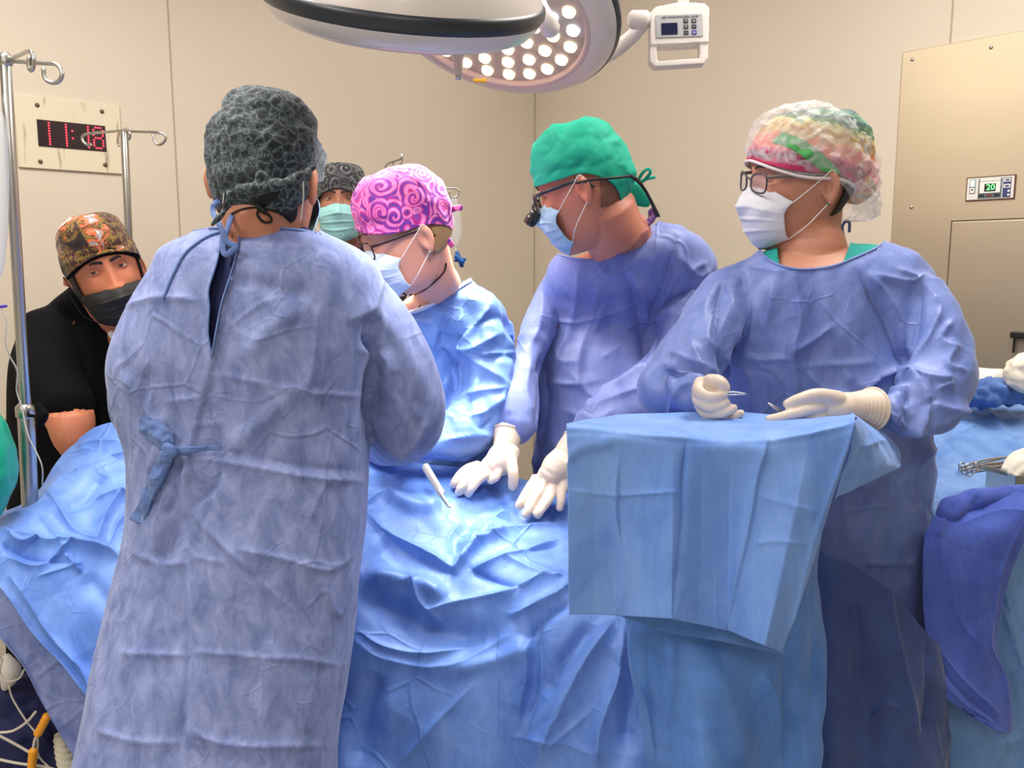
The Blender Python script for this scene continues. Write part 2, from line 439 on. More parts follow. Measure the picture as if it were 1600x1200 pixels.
M = {}
M['gownA'] = fabric('gown_grey_blue', srgb(102, 117, 172), srgb(148, 161, 212), rough=.7, mott=32, stretch=(1, 1, .55))
M['gownB'] = fabric('gown_bright_blue', srgb(92, 130, 205), srgb(122, 158, 226), rough=.45, mott=14)
M['gownC'] = fabric('gown_violet_blue', srgb(112, 128, 196), srgb(142, 156, 216), rough=.48, mott=14)
M['gownD'] = fabric('gown_periwinkle', srgb(92, 114, 184), srgb(124, 144, 208), rough=.48, mott=14)
M['drape'] = fabric('drape_blue', srgb(82, 124, 206), srgb(116, 156, 230), rough=.5, mott=12)
M['mayo'] = fabric('mayo_cloth', srgb(100, 146, 230), srgb(134, 176, 246), rough=.65, mott=10, wr=.1)
M['cover'] = fabric('stand_cover', srgb(70, 120, 198), srgb(98, 142, 214), rough=.8, mott=14, wr=.2)
M['navy'] = fabric('drape_blue_shaded', srgb(44, 62, 120), srgb(60, 82, 142), rough=.7, mott=8)  # blue drape cloth again, base colour darkened to stand in for shade
M['towel'] = fabric('blue_towel', srgb(62, 84, 176), srgb(80, 104, 196), rough=.9, mott=20, wr=.1, fine=.6)
M['scrubnavy'] = plain('navy_scrub', srgb(22, 32, 78), .85, bump=.3)
M['black'] = plain('black_scrub', srgb(12, 12, 15), .9, bump=.3, spec=.15)
M['steel'] = plain('steel', srgb(190, 188, 184), .3, 1)
M['white'] = plain('white_plastic', srgb(228, 224, 222), .35)
# ------------------------------------------------------------------ room
CX, CY = 35 / F * 4.4, 4.4                       # the room corner seen behind the team
dL = np.array((-sin(rad(50)), -cos(rad(50)), 0)); dR = np.array((sin(rad(44)), -cos(rad(44)), 0))
C0 = np.array((CX, CY, 0.0))
def wallpt(side, px, py):
    d = dL if side == 'L' else dR
    r = ray(px, py); n = np.array((d[1], -d[0], 0))
    t = ((C0 - np.array((0, 0, CAMZ))) @ n) / (np.array(r) @ n)
    return np.array((0, 0, CAMZ)) + t * np.array(r)
wallm, nt, b = nodes('wall_paint')
tc = N_(nt, 'ShaderNodeTexCoord'); n1 = N_(nt, 'ShaderNodeTexNoise'); n1.inputs['Scale'].default_value = 1.3; n1.inputs['Detail'].default_value = 4
nt.links.new(tc.outputs['Object'], n1.inputs['Vector'])
rr = N_(nt, 'ShaderNodeMixRGB'); rr.inputs[1].default_value = srgb(208, 194, 176); rr.inputs[2].default_value = srgb(216, 203, 184)
nt.links.new(n1.outputs['Fac'], rr.inputs[0]); nt.links.new(rr.outputs[0], b.inputs['Base Color']); b.inputs['Roughness'].default_value = .45
wall2 = plain('wall_rear', srgb(205, 196, 184), .6)
def wallslab(name, a, bb, z0, z1, th, mat, out):
    """vertical slab from point a to bb (xy), thickness outward"""
    a = np.array(a, float)[:2]; bb = np.array(bb, float)[:2]; o = np.array(out, float)[:2] * th
    q = [a, bb, bb + o, a + o]
    V = [(p[0], p[1], z0) for p in q] + [(p[0], p[1], z1) for p in q]
    Fc = [(0, 1, 2, 3), (7, 6, 5, 4), (0, 4, 5, 1), (1, 5, 6, 2), (2, 6, 7, 3), (3, 7, 4, 0)]
    me = mk(V, Fc); bm = bmesh.new(); bm.from_mesh(me); bmesh.ops.recalc_face_normals(bm, faces=bm.faces); bm.to_mesh(me); bm.free()
    return me
LL, LR = 5.2, 5.2
nL = np.array((-cos(rad(50)), sin(rad(50)), 0)); nR = np.array((cos(rad(44)), sin(rad(44)), 0))
EL = C0 + dL * LL; ER = C0 + dR * LR
setp(link('wall_left', wallslab('w', C0, EL, 0, CEIL, .12, wallm, nL), wallm, smooth=False), kind='structure')
setp(link('wall_right', wallslab('w', C0, ER, 0, CEIL, .12, wallm, nR), wallm, smooth=False), kind='structure')
BL = (EL[0], -2.2); BR = (ER[0], -2.2)
setp(link('wall_rear_left', wallslab('w', EL, BL, 0, CEIL, .12, wall2, (-1, 0)), wall2, smooth=False), kind='structure')
setp(link('wall_rear_right', wallslab('w', ER, BR, 0, CEIL, .12, wall2, (1, 0)), wall2, smooth=False), kind='structure')
setp(link('wall_rear', wallslab('w', BL, BR, 0, CEIL, .12, wall2, (0, -1)), wall2, smooth=False), kind='structure')
floorm = plain('floor_vinyl', srgb(176, 178, 172), .35, var=.08, bs=30)
poly = [(C0[0], C0[1] + .1), (EL[0] - .1, EL[1]), (BL[0] - .1, BL[1] - .1), (BR[0] + .1, BR[1] - .1), (ER[0] + .1, ER[1])]
def slab(name, z0, z1, mat):
    n = len(poly); V = [(x, y, z0) for x, y in poly] + [(x, y, z1) for x, y in poly]
    Fc = [tuple(range(n)), tuple(range(2 * n - 1, n - 1, -1))] + [(i, (i + 1) % n, n + (i + 1) % n, n + i) for i in range(n)]
    me = mk(V, Fc); bm = bmesh.new(); bm.from_mesh(me); bmesh.ops.recalc_face_normals(bm, faces=bm.faces); bm.to_mesh(me); bm.free()
    setp(link(name, me, mat, smooth=False), kind='structure')
slab('floor', -.1, 0, floorm)
slab('ceiling', CEIL, CEIL + .1, plain('ceiling_paint', srgb(226, 222, 216), .7))
panelm = emis('panel_diffuser', (1, .95, .88, 1), 1.2)
for x, y, p in PANELS:
    o = link('ceiling_light', mk(*join([box(x, y, CEIL - .006, .66, 1.26, .012, .004)])), M['white'], smooth=False)
    setp(o, kind='structure')
# wall panel joints: shallow dark strips let into the wall
jm = plain('joint_sealant', srgb(176, 160, 140), .7)
def joint(side, pa, pb, w=.004):
    a = wallpt(side, *pa); bb = wallpt(side, *pb); n = nL if side == 'L' else nR; d = dL if side == 'L' else dR
    x, y = a[:2]; z0 = .02; z1 = CEIL - .01
    q = [a - d * w - n * .0015, a + d * w - n * .0015, a + d * w + n * .002, a - d * w + n * .002]
    V = [(p[0], p[1], z0) for p in q] + [(p[0], p[1], z1) for p in q]
    me = mk(V, [(0, 1, 2, 3), (7, 6, 5, 4), (0, 4, 5, 1), (1, 5, 6, 2), (2, 6, 7, 3), (3, 7, 4, 0)])
    setp(link('trim_' + str(joint.n), me, jm, smooth=False), kind='structure'); joint.n += 1
joint.n = 1
joint('L', (268, 120), (268, 0), .003); joint('R', (1488, 20), (1488, 0), .003)
joint('L', (835, 250), (835, 0), .003)

# clock plate set on the left wall
def wall_frame(side, px, py):
    p = wallpt(side, px, py); d = -dL if side == 'L' else dR; n = -(nL if side == 'L' else nR)
    Mx = Matrix((Vector(d), Vector((0, 0, 1)), Vector(n))).transposed().to_4x4(); Mx.translation = Vector(p); return Mx
def wl(side, O, px, py):
    return (O.inverted() @ Vector(wallpt(side, px, py)))
platem, nt, b = nodes('worn_plate')
tc = N_(nt, 'ShaderNodeTexCoord'); mp = N_(nt, 'ShaderNodeMapping'); mp.inputs['Scale'].default_value = (40, 6, 6); n1 = N_(nt, 'ShaderNodeTexNoise'); n1.inputs['Scale'].default_value = 1; n1.inputs['Detail'].default_value = 6
nt.links.new(tc.outputs['Object'], mp.inputs[0]); nt.links.new(mp.outputs[0], n1.inputs['Vector'])
rr = N_(nt, 'ShaderNodeValToRGB'); rr.color_ramp.elements[0].position = .28; rr.color_ramp.elements[1].position = .42
rr.color_ramp.elements[0].color = srgb(150, 138, 112); rr.color_ramp.elements[1].color = srgb(220, 208, 182)
nt.links.new(n1.outputs['Fac'], rr.inputs[0]); nt.links.new(rr.outputs[0], b.inputs['Base Color']); b.inputs['Roughness'].default_value = .4
O = wall_frame('L', 106, 210)
a = wl('L', O, 20, 148); c = wl('L', O, 192, 272); a2 = wl('L', O, 28, 262); c2 = wl('L', O, 190, 165)
w = c.x - a.x; zt = (a.y + c2.y) / 2; zb = (a2.y + c.y) / 2
root = empty('wall_clock', O.translation, 'cream metal plate on wall with red LED clock reading 11:18', 'clock')
plx = (a.x + c.x) / 2; ply = (zt + zb) / 2
link('plate', mk(*box(plx, ply, .004, w, zt - zb, .014, .002)), platem, root, O, False)
d0 = wl('L', O, 56, 188); d1 = wl('L', O, 165, 237); dd = wl('L', O, 57, 229); de = wl('L', O, 164, 197)
dyt = (d0.y + de.y) / 2; dyb = (dd.y + d1.y) / 2
scr = link('display', mk(*box((d0.x + d1.x) / 2, (dyt + dyb) / 2, .011, d1.x - d0.x, dyt - dyb, .008, .001)), plain('clock_screen', srgb(34, 4, 10), .3), root, O, False)
redm = emis('red_led', (1, .03, .05, 1), 5)
dw = d1.x - d0.x; dh = dyt - dyb
dots = []
def colx(f): return d0.x + dw * f
def vline(f, n=9, f0=.1, f1=.9):
    for i in range(n): dots.append((colx(f), dyb + dh * (f0 + (f1 - f0) * i / (n - 1))))
vline(.165); vline(.41)
dots += [(colx(.50), dyb + dh * .40), (colx(.50), dyb + dh * .68)]
vline(.735)
for i in range(9):
    if i in (0, 4, 8):
        for f in (.845, .88, .92): dots.append((colx(f), dyb + dh * (.1 + .1 * i)))
    else:
        for f in (.815, .955): dots.append((colx(f), dyb + dh * (.1 + .1 * i)))
for lo_x, hi_x, nm in ((0, .3, 'digit'), (.3, .45, 'digit'), (.45, .6, 'colon'), (.6, .78, 'digit'), (.78, 1, 'digit')):
    parts = []
    for x, y in dots:
        if lo_x <= (x - d0.x) / dw < hi_x:
            v, f = lathe([(0.0001, .0), (.0029, .0), (.0026, .0015), (.0001, .002)], 8); parts.append(([(q[0] + x, q[1] + y, q[2] + .0152) for q in v], f))
    link(nm, mk(*join(parts)), redm, scr, O)
for sx, sy in ((57, 165), (158, 175), (62, 253), (163, 258)):
    q = wl('L', O, sx, sy); v, f = lathe([(.0001, .006), (.006, .005), (.0075, .0)], 12)
    link('screw', mk([(p[0] + q.x, p[1] + q.y, p[2] + .011) for p in v], f), plain('screw_brass', srgb(110, 95, 75), .4, .6), root, O)

# stainless cabinet panel on the right wall
O = wall_frame('R', 1500, 300)
a = wl('R', O, 1412, 82); bR = wl('R', O, 1600, 50); bot = wl('R', O, 1412, 560)
steelm, nt, b = nodes('brushed_steel')
b.inputs['Metallic'].default_value = .8; b.inputs['Roughness'].default_value = .4; b.inputs['Base Color'].default_value = srgb(196, 180, 154)
tc = N_(nt, 'ShaderNodeTexCoord'); mp = N_(nt, 'ShaderNodeMapping'); mp.inputs['Scale'].default_value = (3, 160, 3); n1 = N_(nt, 'ShaderNodeTexNoise'); n1.inputs['Scale'].default_value = 1; n1.inputs['Detail'].default_value = 4
n2 = N_(nt, 'ShaderNodeTexNoise'); n2.inputs['Scale'].default_value = 1.1; n2.inputs['Detail'].default_value = 1.5; mp2 = N_(nt, 'ShaderNodeMapping'); mp2.inputs['Scale'].default_value = (1, 2.6, 1)
nt.links.new(tc.outputs['Object'], mp.inputs[0]); nt.links.new(tc.outputs['Object'], mp2.inputs[0]); nt.links.new(mp.outputs[0], n1.inputs['Vector']); nt.links.new(mp2.outputs[0], n2.inputs['Vector'])
bp = N_(nt, 'ShaderNodeBump'); bp.inputs['Strength'].default_value = .12; bp.inputs['Distance'].default_value = .03
bp2 = N_(nt, 'ShaderNodeBump'); bp2.inputs['Strength'].default_value = .05; bp2.inputs['Distance'].default_value = .002
nt.links.new(n2.outputs['Fac'], bp.inputs['Height']); nt.links.new(n1.outputs['Fac'], bp2.inputs['Height']); nt.links.new(bp.outputs[0], bp2.inputs['Normal']); nt.links.new(bp2.outputs[0], b.inputs['Normal'])
root = empty('steel_cabinet', O.translation, 'stainless steel warming cabinet front built into the right wall', 'cabinet')
Lx = a.x; Rx = a.x + .95; Tz = a.y; Bz = -CAMZ + .35 - (O.translation.z - CAMZ)
link('front_plate', mk(*box((Lx + Rx) / 2, (Tz + Bz) / 2, .0, Rx - Lx, Tz - Bz, .02, .002)), steelm, root, O, False)
dl = wl('R', O, 1490, 347)
door = link('door', mk(*box((dl.x + Rx - .06) / 2, (dl.y + Bz + .1) / 2, .012, Rx - .06 - dl.x, dl.y - Bz - .1, .012, .003)), steelm, root, O, False)
link('door_gasket', mk(*box((dl.x + Rx - .06) / 2, (dl.y + Bz + .1) / 2, .008, Rx - .06 - dl.x + .010, dl.y - Bz - .1 + .010, .008, .001)), plain('gasket', srgb(90, 78, 66), .8), door, O, False)
h = wl('R', O, 1590, 522)
link('door_handle', mk(*join([box(h.x + .02, h.y, .035, .06, .022, .03, .004), box(h.x, h.y - .035, .03, .006, .05, .006, .001)])), plain('black_plastic', srgb(24, 22, 22), .4), door, O, False)
for sx, sy in ((1427, 94), (1550, 75), (1426, 324)):
    q = wl('R', O, sx, sy); v, f = lathe([(.0001, .005), (.004, .0045), (.006, .002), (.0065, 0)], 14)
    link('screw', mk([(p[0] + q.x, p[1] + q.y, p[2] + .010) for p in v], f), M['steel'], root, O)
# controller
q0 = wl('R', O, 1513, 278); q1 = wl('R', O, 1587, 311); qa = wl('R', O, 1514, 315); qb = wl('R', O, 1587, 273)
x0, x1 = q0.x, q1.x; yt = (q0.y + qb.y) / 2; yb = (qa.y + q1.y) / 2
cw, chh = x1 - x0, yt - yb; Z0 = .012
def cbx(name, u0, v0, u1, v1, mat, par, z=0, t=.002, bev=.0005):
    return link(name, mk(*box(x0 + cw * (u0 + u1) / 2, yb + chh * (v0 + v1) / 2, Z0 + z, cw * (u1 - u0), chh * (v1 - v0), t, bev)), mat, par, O, False)
ctl = cbx('control_panel', 0, 0, 1, 1, plain('ctl_bezel', srgb(96, 66, 50), .5), root, 0, .008, .001)
cbx('fascia', .025, .05, .975, .95, plain('ctl_face', srgb(228, 220, 214), .5), ctl, .004)
gry = plain('ctl_grey', srgb(92, 104, 110), .5); blu = plain('ctl_blue', srgb(52, 62, 112), .5); wht = plain('ctl_white', srgb(235, 232, 226), .5); dk = plain('ctl_dark', srgb(20, 16, 18), .4)
cbx('centre_block', .26, .08, .74, .9, gry, ctl, .0052)
cbx('screen_surround', .29, .3, .71, .78, wht, ctl, .0062)
cbx('title_strip', .29, .8, .71, .89, wht, ctl, .0062)
cbx('led_window', .39, .36, .62, .68, dk, ctl, .0072)
cbx('key_block', .76, .08, .92, .9, blu, ctl, .0052)
for u, v in ((.775, .72), (.775, .47)):
    k = cbx('key', u, v, .905, v + .15, wht, ctl, .0062); cbx('key_symbol', u + .03, v + .04, .88, v + .11, blu, k, .0072)
for v in (.3, .14): cbx('key_lamp', .86, v, .905, v + .08, wht, ctl, .0066)
for i, c in enumerate(((20, 26, 24), (110, 48, 44), (24, 28, 40))): cbx('status_window', .28 + .155 * i, .14, .40 + .155 * i, .25, plain('status%d' % i, srgb(*c), .4), ctl, .0064)
cbx('indicator_block', .08, .3, .2, .9, gry, ctl, .0052)
cbx('green_button', .095, .6, .185, .87, emis('green_glow', (.55, 1, .65, 1), .9), ctl, .0062)
cbx('red_button', .095, .33, .185, .55, wht, ctl, .0062); cbx('button_dot', .125, .43, .155, .5, dk, ctl, .0072)
greenm = emis('green_digit', (.12, 1, .2, 1), 2.5)
def text(name, s, size, mat, par, Mx, ext=.0006, font=None, align='CENTER'):
    cu = bpy.data.curves.new('txt', 'FONT'); cu.body = s; cu.size = size; cu.extrude = ext; cu.align_x = align; cu.align_y = 'CENTER'; cu.resolution_u = 3
    o = bpy.data.objects.new('tmp', cu); COL.objects.link(o); dg = bpy.context.evaluated_depsgraph_get()
    me = bpy.data.meshes.new_from_object(o.evaluated_get(dg)); bpy.data.objects.remove(o)
    return link(name, me, mat, par, Mx, False)
T3 = lambda x, y, z: O @ Matrix.Translation((x, y, z))
text('digits', '20', chh * .34, greenm, ctl, T3(x0 + cw * .52, yb + chh * .52, Z0 + .009))
# lamps -------------------------------------------------------------- 
# ------------------------------------------------------------------ surgical lamps and control box
lampw = plain('lamp_white', srgb(226, 216, 212), .3, coat=.3); lampd = plain('lamp_band', srgb(44, 48, 58), .35); lampp = plain('lamp_rim', srgb(214, 190, 188), .35)
lensw = emis('lens_warm', (1, .82, .52, 1), 1.9); lensc = emis('lens_cool', (.8, .88, 1, 1), 2.0)
facem = plain('lamp_face', srgb(178, 168, 160), .35)
def surg_lamp(name, C, n, R, label, face=True, xdir=(1, 0, 0)):
    """z local = emission direction"""
    O = basis(C, n, xdir); r = empty(name, C, label, 'surgical lamp')
    dome = lathe([(.0001, -.112), (R * .4, -.109), (R * .65, -.097), (R * .82, -.075), (R * .925, -.046), (R * .975, -.020)], 96)
    band = lathe([(R * .975, -.020), (R * .995, -.017), (R * 1.0, -.012), (R * 1.0, -.004), (R * .975, .004)], 96)
    body = lathe([(R * .975, .004), (R * .955, .012), (R * .90, .026), (R * .84, .032), (R * .80, .032)], 96)
    rim = lathe([(R * .80, .032), (R * .785, .036), (R * .765, .036), (R * .755, .030), (R * .75, .022)], 96)
    fc = lathe([(R * .75, .022), (R * .4, .022), (.0001, .022)], 96)
    link('housing', mk(*dome), lampw, r, O); link('dark_band', mk(*band), lampd, r, O); link('lower_ring', mk(*body), lampw, r, O)
    link('rim', mk(*rim), lampp, r, O); fo = link('face_plate', mk(*fc), facem, r, O)
    return r, O
# far lamp, its lit face toward the camera
C2 = W(768, 12, 2.05) ; n2_ = np.array((-.27, -.38, -.88))
L2, O2 = surg_lamp('surgical_lamp', C2, n2_, .308, 'large round surgical lamp with lit LED lenses, the one further from the camera')
R2 = .308; k = 0; pos = []
for rr2, n, ph in ((.66, 22, .1), (.51, 16, .3), (.36, 11, 0), (.20, 6, .2)):
    for i in range(n):
        a = ph + 2 * pi * i / n; pos.append((R2 * rr2 * cos(a), R2 * rr2 * sin(a), i))
lens_me = mk(*lathe([(.0001, .013), (.009, .012), (.0145, .008), (.016, 0)], 20)); lens_me2 = lens_me.copy()
cup_me = mk(*lathe([(.014, 0), (.0158, .002), (.017, -.001)], 20))
for x, y, i in pos:
    c = (i * 7 + int(abs(x) * 300)) % 5 == 0
    o = link('led_lens', (lens_me2 if c else lens_me), None, L2, O2 @ Matrix.Translation((x, y, .0225)))
lens_me.materials.append(lensw); lens_me2.materials.append(lensc)
link('centre_hub', mk(*lathe([(.03, .022), (.03, .038), (.026, .044), (.012, .046), (.0001, .046)], 32)), lampp, L2, O2)
yl = O2 @ Matrix.Translation((0, 0, 0))
# yellow tab on the rim
link('yellow_tab', mk(*box(0, 0, 0, .028, .012, .006, .001)), plain('yellow_tab', srgb(236, 178, 30), .5), L2, Matrix.Translation(Vector(W(750, 126, 1.83))) , False)
# near lamp, face away from the camera
C1 = W(632, 6, 1.34); n1_ = np.array((-.11, .42, -.90))
L1, O1 = surg_lamp('surgical_lamp', C1, n1_, .216, 'nearer surgical lamp seen from behind its dark banded dome, top left of centre')
hd = lathe([(.0001, 0), (.011, 0), (.0125, .004), (.0125, .016), (.0085, .022), (.0075, .045), (.005, .047)], 24)
tip = lathe([(.005, .045), (.0045, .055), (.0001, .056)], 16)
HO = basis(W(716, 72, 1.50), (-.02, .1, -1))
h_ = link('sterile_handle', mk(*[hd][0]), plain('handle_pink', srgb(228, 200, 184), .4), L1, HO)
link('handle_tip', mk(*tip), M['steel'], h_, HO)
# arms: yoke joint between the lamps and arm to the control box
ar = [ptube([(835, -60, 1.7, 16), (838, 0, 1.68, 15), (852, 30, 1.67, 15), (862, 48, 1.68, 15)], seg=20)]
link('yoke', mk(*join(ar)), lampw, L1)
j = fuse([ptube([(828, 22, 1.62, 14), (826, 40, 1.62, 15), (824, 50, 1.62, 12)], seg=20)], .003, 2)
link('joint_cover', j, lampd, L1)
A2 = [ptube([(930, 95, 2.12, 12), (962, 78, 2.14, 12), (990, 55, 2.12, 11), (1004, 38, 2.08, 11)], seg=20)]
link('arm', mk(*join(A2)), lampw, L2)
cb = empty('control_box', W(1060, 55, 2.02), 'white lamp control box with blue screen, six buttons and grip handle', 'control box')
Y0 = 2.02; mp_ = MPP(55, Y0)
OC = Matrix.Translation(Vector(W(1059, 60, Y0))) @ Matrix.Rotation(rad(-2), 4, 'Y') @ Matrix.Rotation(rad(90 - 8), 4, 'X')
def P2(x, y): return ((x - 1059) * mp_, (60 - y) * mp_)
def outline(pts, z0, z1, n=8):
    V = [(x, y, z0) for x, y in pts] + [(x, y, z1) for x, y in pts]; k = len(pts)
    return V, [tuple(range(k))[::-1], tuple(range(k, 2 * k))] + [(i, (i + 1) % k, k + (i + 1) % k, k + i) for i in range(k)]
outer = [P2(*p) for p in ((1014, 98), (1020, 107), (1096, 105), (1102, 98), (1107, 22), (1100, 12), (1060, 9), (1022, 17), (1015, 24))]
inner = [P2(*p) for p in ((1023, 98), (1088, 96), (1090, 74), (1024, 76))]
bm = bmesh.new()
def bar(x0, y0, x1, y1, z0=-.022, z1=.022, bv=.003):
    a = P2(x0, y0); b_ = P2(x1, y1); return box((a[0] + b_[0]) / 2, (a[1] + b_[1]) / 2, (z0 + z1) / 2, abs(b_[0] - a[0]), abs(b_[1] - a[1]), z1 - z0, bv)
top_ = fuse([outline([P2(*p) for p in ((1014, 74), (1104, 73), (1107, 20), (1099, 12), (1060, 9), (1024, 15), (1015, 24))], -.02, .02),
             outline([P2(*p) for p in ((1013, 78), (1012, 98), (1020, 107), (1096, 105), (1103, 96), (1104, 72), (1091, 72), (1090, 96), (1024, 98), (1024, 72), (1014, 72))], -.012, .016)], .0022, 3)
link('case', top_, lampw, cb, OC)
link('keypad', mk(*bar(1023, 29, 1095, 64, .0205, .0225, .0005)), plain('keypad_grey', srgb(168, 168, 172), .45), cb, OC, False)
link('screen', mk(*bar(1031, 42, 1056, 60, .022, .0238, .0005)), plain('screen_navy', srgb(26, 30, 62), .15), cb, OC, False)
bb_ = plain('button_dark', srgb(40, 42, 52), .4); bl_ = plain('button_blue', srgb(48, 52, 150), .4)
for r_ in range(3):
    for c_ in range(2):
        x = 1069 + c_ * 12.5; y = 40 + r_ * 9
        bt_ = link('button', mk(*bar(x - 3.6, y - 3.2, x + 3.6, y + 3.2, .0225, .0242, .0006)), bl_ if (r_, c_) == (2, 1) else bb_, cb, OC, False)
        ps = P2(x, y); text('button_symbol', ['+', 'o', '+', '-', '-', 'o'][r_ * 2 + c_], .009, M['white'], bt_, OC @ Matrix.Translation((ps[0], ps[1], .0245)), .0002)
ps = P2(1060, 33.5); text('title', 'LED SHADOWLESS LAMP', .0076, bb_, cb, OC @ Matrix.Translation((ps[0], ps[1], .0228)), .0003)
link('pivot', mk(*tube([tuple(W(988, 31, 2.03)) + (.021,), tuple(W(1010, 31, 2.02)) + (.021,)], seg=28, sub=2)), lampw, cb)
link('stem', mk(*tube([tuple(W(1068, 12, 2.04)) + (.013,), tuple(W(1067, -160, 2.04)) + (.014,)], seg=20, sub=2)), lampw, cb)
# arms up to the ceiling
p = W(1067, -160, 2.04); link('ceiling_arm', mk(*tube([(p[0], p[1], p[2], .03), (p[0] - .1, 2.2, CEIL - .12, .035), (.1, 2.3, CEIL - .01, .05)], seg=20)), lampw, cb)
p = W(835, -60, 1.7); link('ceiling_arm', mk(*tube([(p[0], p[1], p[2], .022), (p[0] + .02, 1.9, CEIL - .2, .03), (.1, 2.1, CEIL - .01, .05)], seg=20)), lampw, L1)
# light thrown by the lamps on the field
def spot(name, loc, tgt, power, size, colr, blend=.6, rad_=.16):
    l = bpy.data.lights.new(name, 'SPOT'); l.energy = power; l.spot_size = rad(size); l.spot_blend = blend; l.shadow_soft_size = rad_; l.color = colr
    o = bpy.data.objects.new(name, l); COL.objects.link(o); o.location = loc
    o.rotation_euler = (Vector(tgt) - Vector(loc)).to_track_quat('-Z', 'Y').to_euler(); return o
n = Vector(n2_).normalized(); spot('surgical_lamp_light', Vector(C2) + n * .12, W(580, 740, 1.88), 145, 56, (1, .97, .92))
n = Vector(n1_).normalized(); spot('surgical_lamp_light', Vector(C1) + n * .12, W(560, 780, 1.86), 45, 56, (1, .98, .95))
# ------------------------------------------------------------------ gown builders
def gown_mesh(parts, vox=.006, sm=5):
    return fuse(parts, vox, sm)
PEOPLE = {}
# --- A: foreground assistant, back to the camera
PA = empty('person', (W(415, 900, 1.4)[0], 1.4, 0), 'person with back to camera in open-backed blue gown and charcoal patterned cap', 'person')
torsoA = rings([(340, 350, 475, 1.42, .06), (362, 305, 505, 1.42, .085), (388, 262, 556, 1.42, .115), (420, 248, 588, 1.42, .135), (480, 216, 600, 1.42, .15), (560, 186, 592, 1.42, .155),
                (640, 194, 582, 1.42, .15), (700, 208, 577, 1.41, .145), (770, 208, 574, 1.40, .15), (840, 202, 568, 1.39, .16), (910, 190, 558, 1.38, .17), (1000, 176, 547, 1.36, .18),
                (1100, 158, 533, 1.34, .19), (1200, 140, 519, 1.32, .2), (1480, 105, 500, 1.32, .22)], ex=2.6)
armR = ptube([(545, 450, 1.43, 48), (585, 510, 1.44, 58), (618, 585, 1.46, 66), (632, 650, 1.49, 64), (622, 678, 1.58, 50), (600, 690, 1.75, 36)], seg=28)
armL = ptube([(262, 458, 1.43, 38), (232, 530, 1.44, 43), (220, 600, 1.46, 45), (222, 650, 1.54, 42), (245, 680, 1.68, 34)], seg=28)
slvA = ptube([(212, 640, 1.5, 16), (216, 690, 1.47, 15), (222, 745, 1.44, 10)], seg=20)
gA = gown_mesh([torsoA, armR, armL, slvA], .0042, 6)
FA = [
 ([(585, 560), (578, 640), (576, 700)], -.012, 8), ([(570, 520), (590, 570), (585, 620), (575, 660)], -.01, 9),
 ([(560, 545), (600, 560), (610, 590)], .008, 10), ([(350, 660), (340, 760), (300, 800), (292, 900), (298, 1010), (290, 1120), (282, 1200)], -.010, 5, 's'),
 ([(365, 360), (360, 440), (335, 560), (316, 640), (300, 720), (290, 800)], .006, 5, 's'),
 ([(292, 712), (400, 730), (480, 745), (575, 752)], .006, 4), ([(292, 700), (360, 706), (470, 728), (575, 738)], -.003, 6),
 ([(300, 800), (345, 850), (400, 900), (470, 962)], .006, 6), ([(310, 800), (355, 872), (420, 915), (475, 965)], -.004, 6),
 ([(370, 858), (440, 872), (510, 890), (560, 862)], .005, 5), ([(500, 900), (530, 960), (560, 880)], .005, 6),
 ([(278, 716), (264, 765), (242, 835)], .007, 5), ([(286, 714), (279, 765), (262, 810)], -.010, 6), ([(205, 862), (250, 880), (290, 880)], .004, 4), ([(300, 868), (350, 880)], .003, 4), ([(188, 1020), (290, 1024)], .004, 3), ([(300, 1018), (400, 1026), (475, 1030), (540, 1042)], .004, 3),
 ([(150, 1140), (210, 1158), (285, 1160)], .004, 4), ([(300, 1142), (340, 1160), (400, 1166), (515, 1164)], .005, 4),
 ([(325, 582), (375, 592), (480, 612), (570, 620)], .004, 3), ([(260, 628), (315, 620)], .004, 3), ([(305, 664), (350, 660)], .003, 3),
 ([(370, 380), (450, 388), (480, 386)], .005, 6), ([(365, 432), (420, 450), (490, 458)], -.006, 14, 'g'), ([(500, 470), (490, 560), (475, 615)], .004, 4),
 ([(190, 480), (250, 465), (310, 470)], .005, 5), ([(300, 470), (310, 540), (315, 620)], .003, 5),
 ([(190, 580), (215, 620), (245, 690), (230, 760)], .008, 10), ([(235, 570), (225, 640), (250, 700)], -.008, 10), ([(230, 560), (236, 600), (240, 640)], .005, 4),
 ([(580, 490), (575, 530), (590, 560)], -.008, 6), ([(600, 430), (580, 480), (545, 500)], .005, 8), ([(560, 470), (600, 500), (640, 560), (665, 620)], .005, 12, 'g'),
 ([(575, 640), (600, 690), (640, 715)], .007, 8), ([(620, 715), (650, 690), (668, 650)], .006, 5), ([(640, 550), (640, 620), (650, 660)], .004, 8),
 ([(300, 720), (270, 780), (250, 850)], .008, 12, 'g'), ([(285, 800), (270, 850), (240, 880)], -.007, 12, 'g'), ([(240, 640), (270, 700), (300, 712)], .01, 12),
 ([(380, 560), (420, 520), (470, 480)], .006, 16, 'g'), ([(360, 700), (420, 650), (500, 570)], .005, 16, 'g'), ([(480, 820), (500, 770), (520, 740)], .004, 6),
 ([(420, 1000), (425, 1060), (415, 1140)], .004, 16, 'g'), ([(480, 1050), (478, 1150)], .003, 12, 'g'), ([(230, 900), (215, 980), (205, 1060)], .004, 14, 'g'),
]
# cloth off the back opening is cut later
cloth(gA, FA, ((.24, .0070, 3), (.09, .0014, 5)), st=(1, 1, .55), gain=1.35)
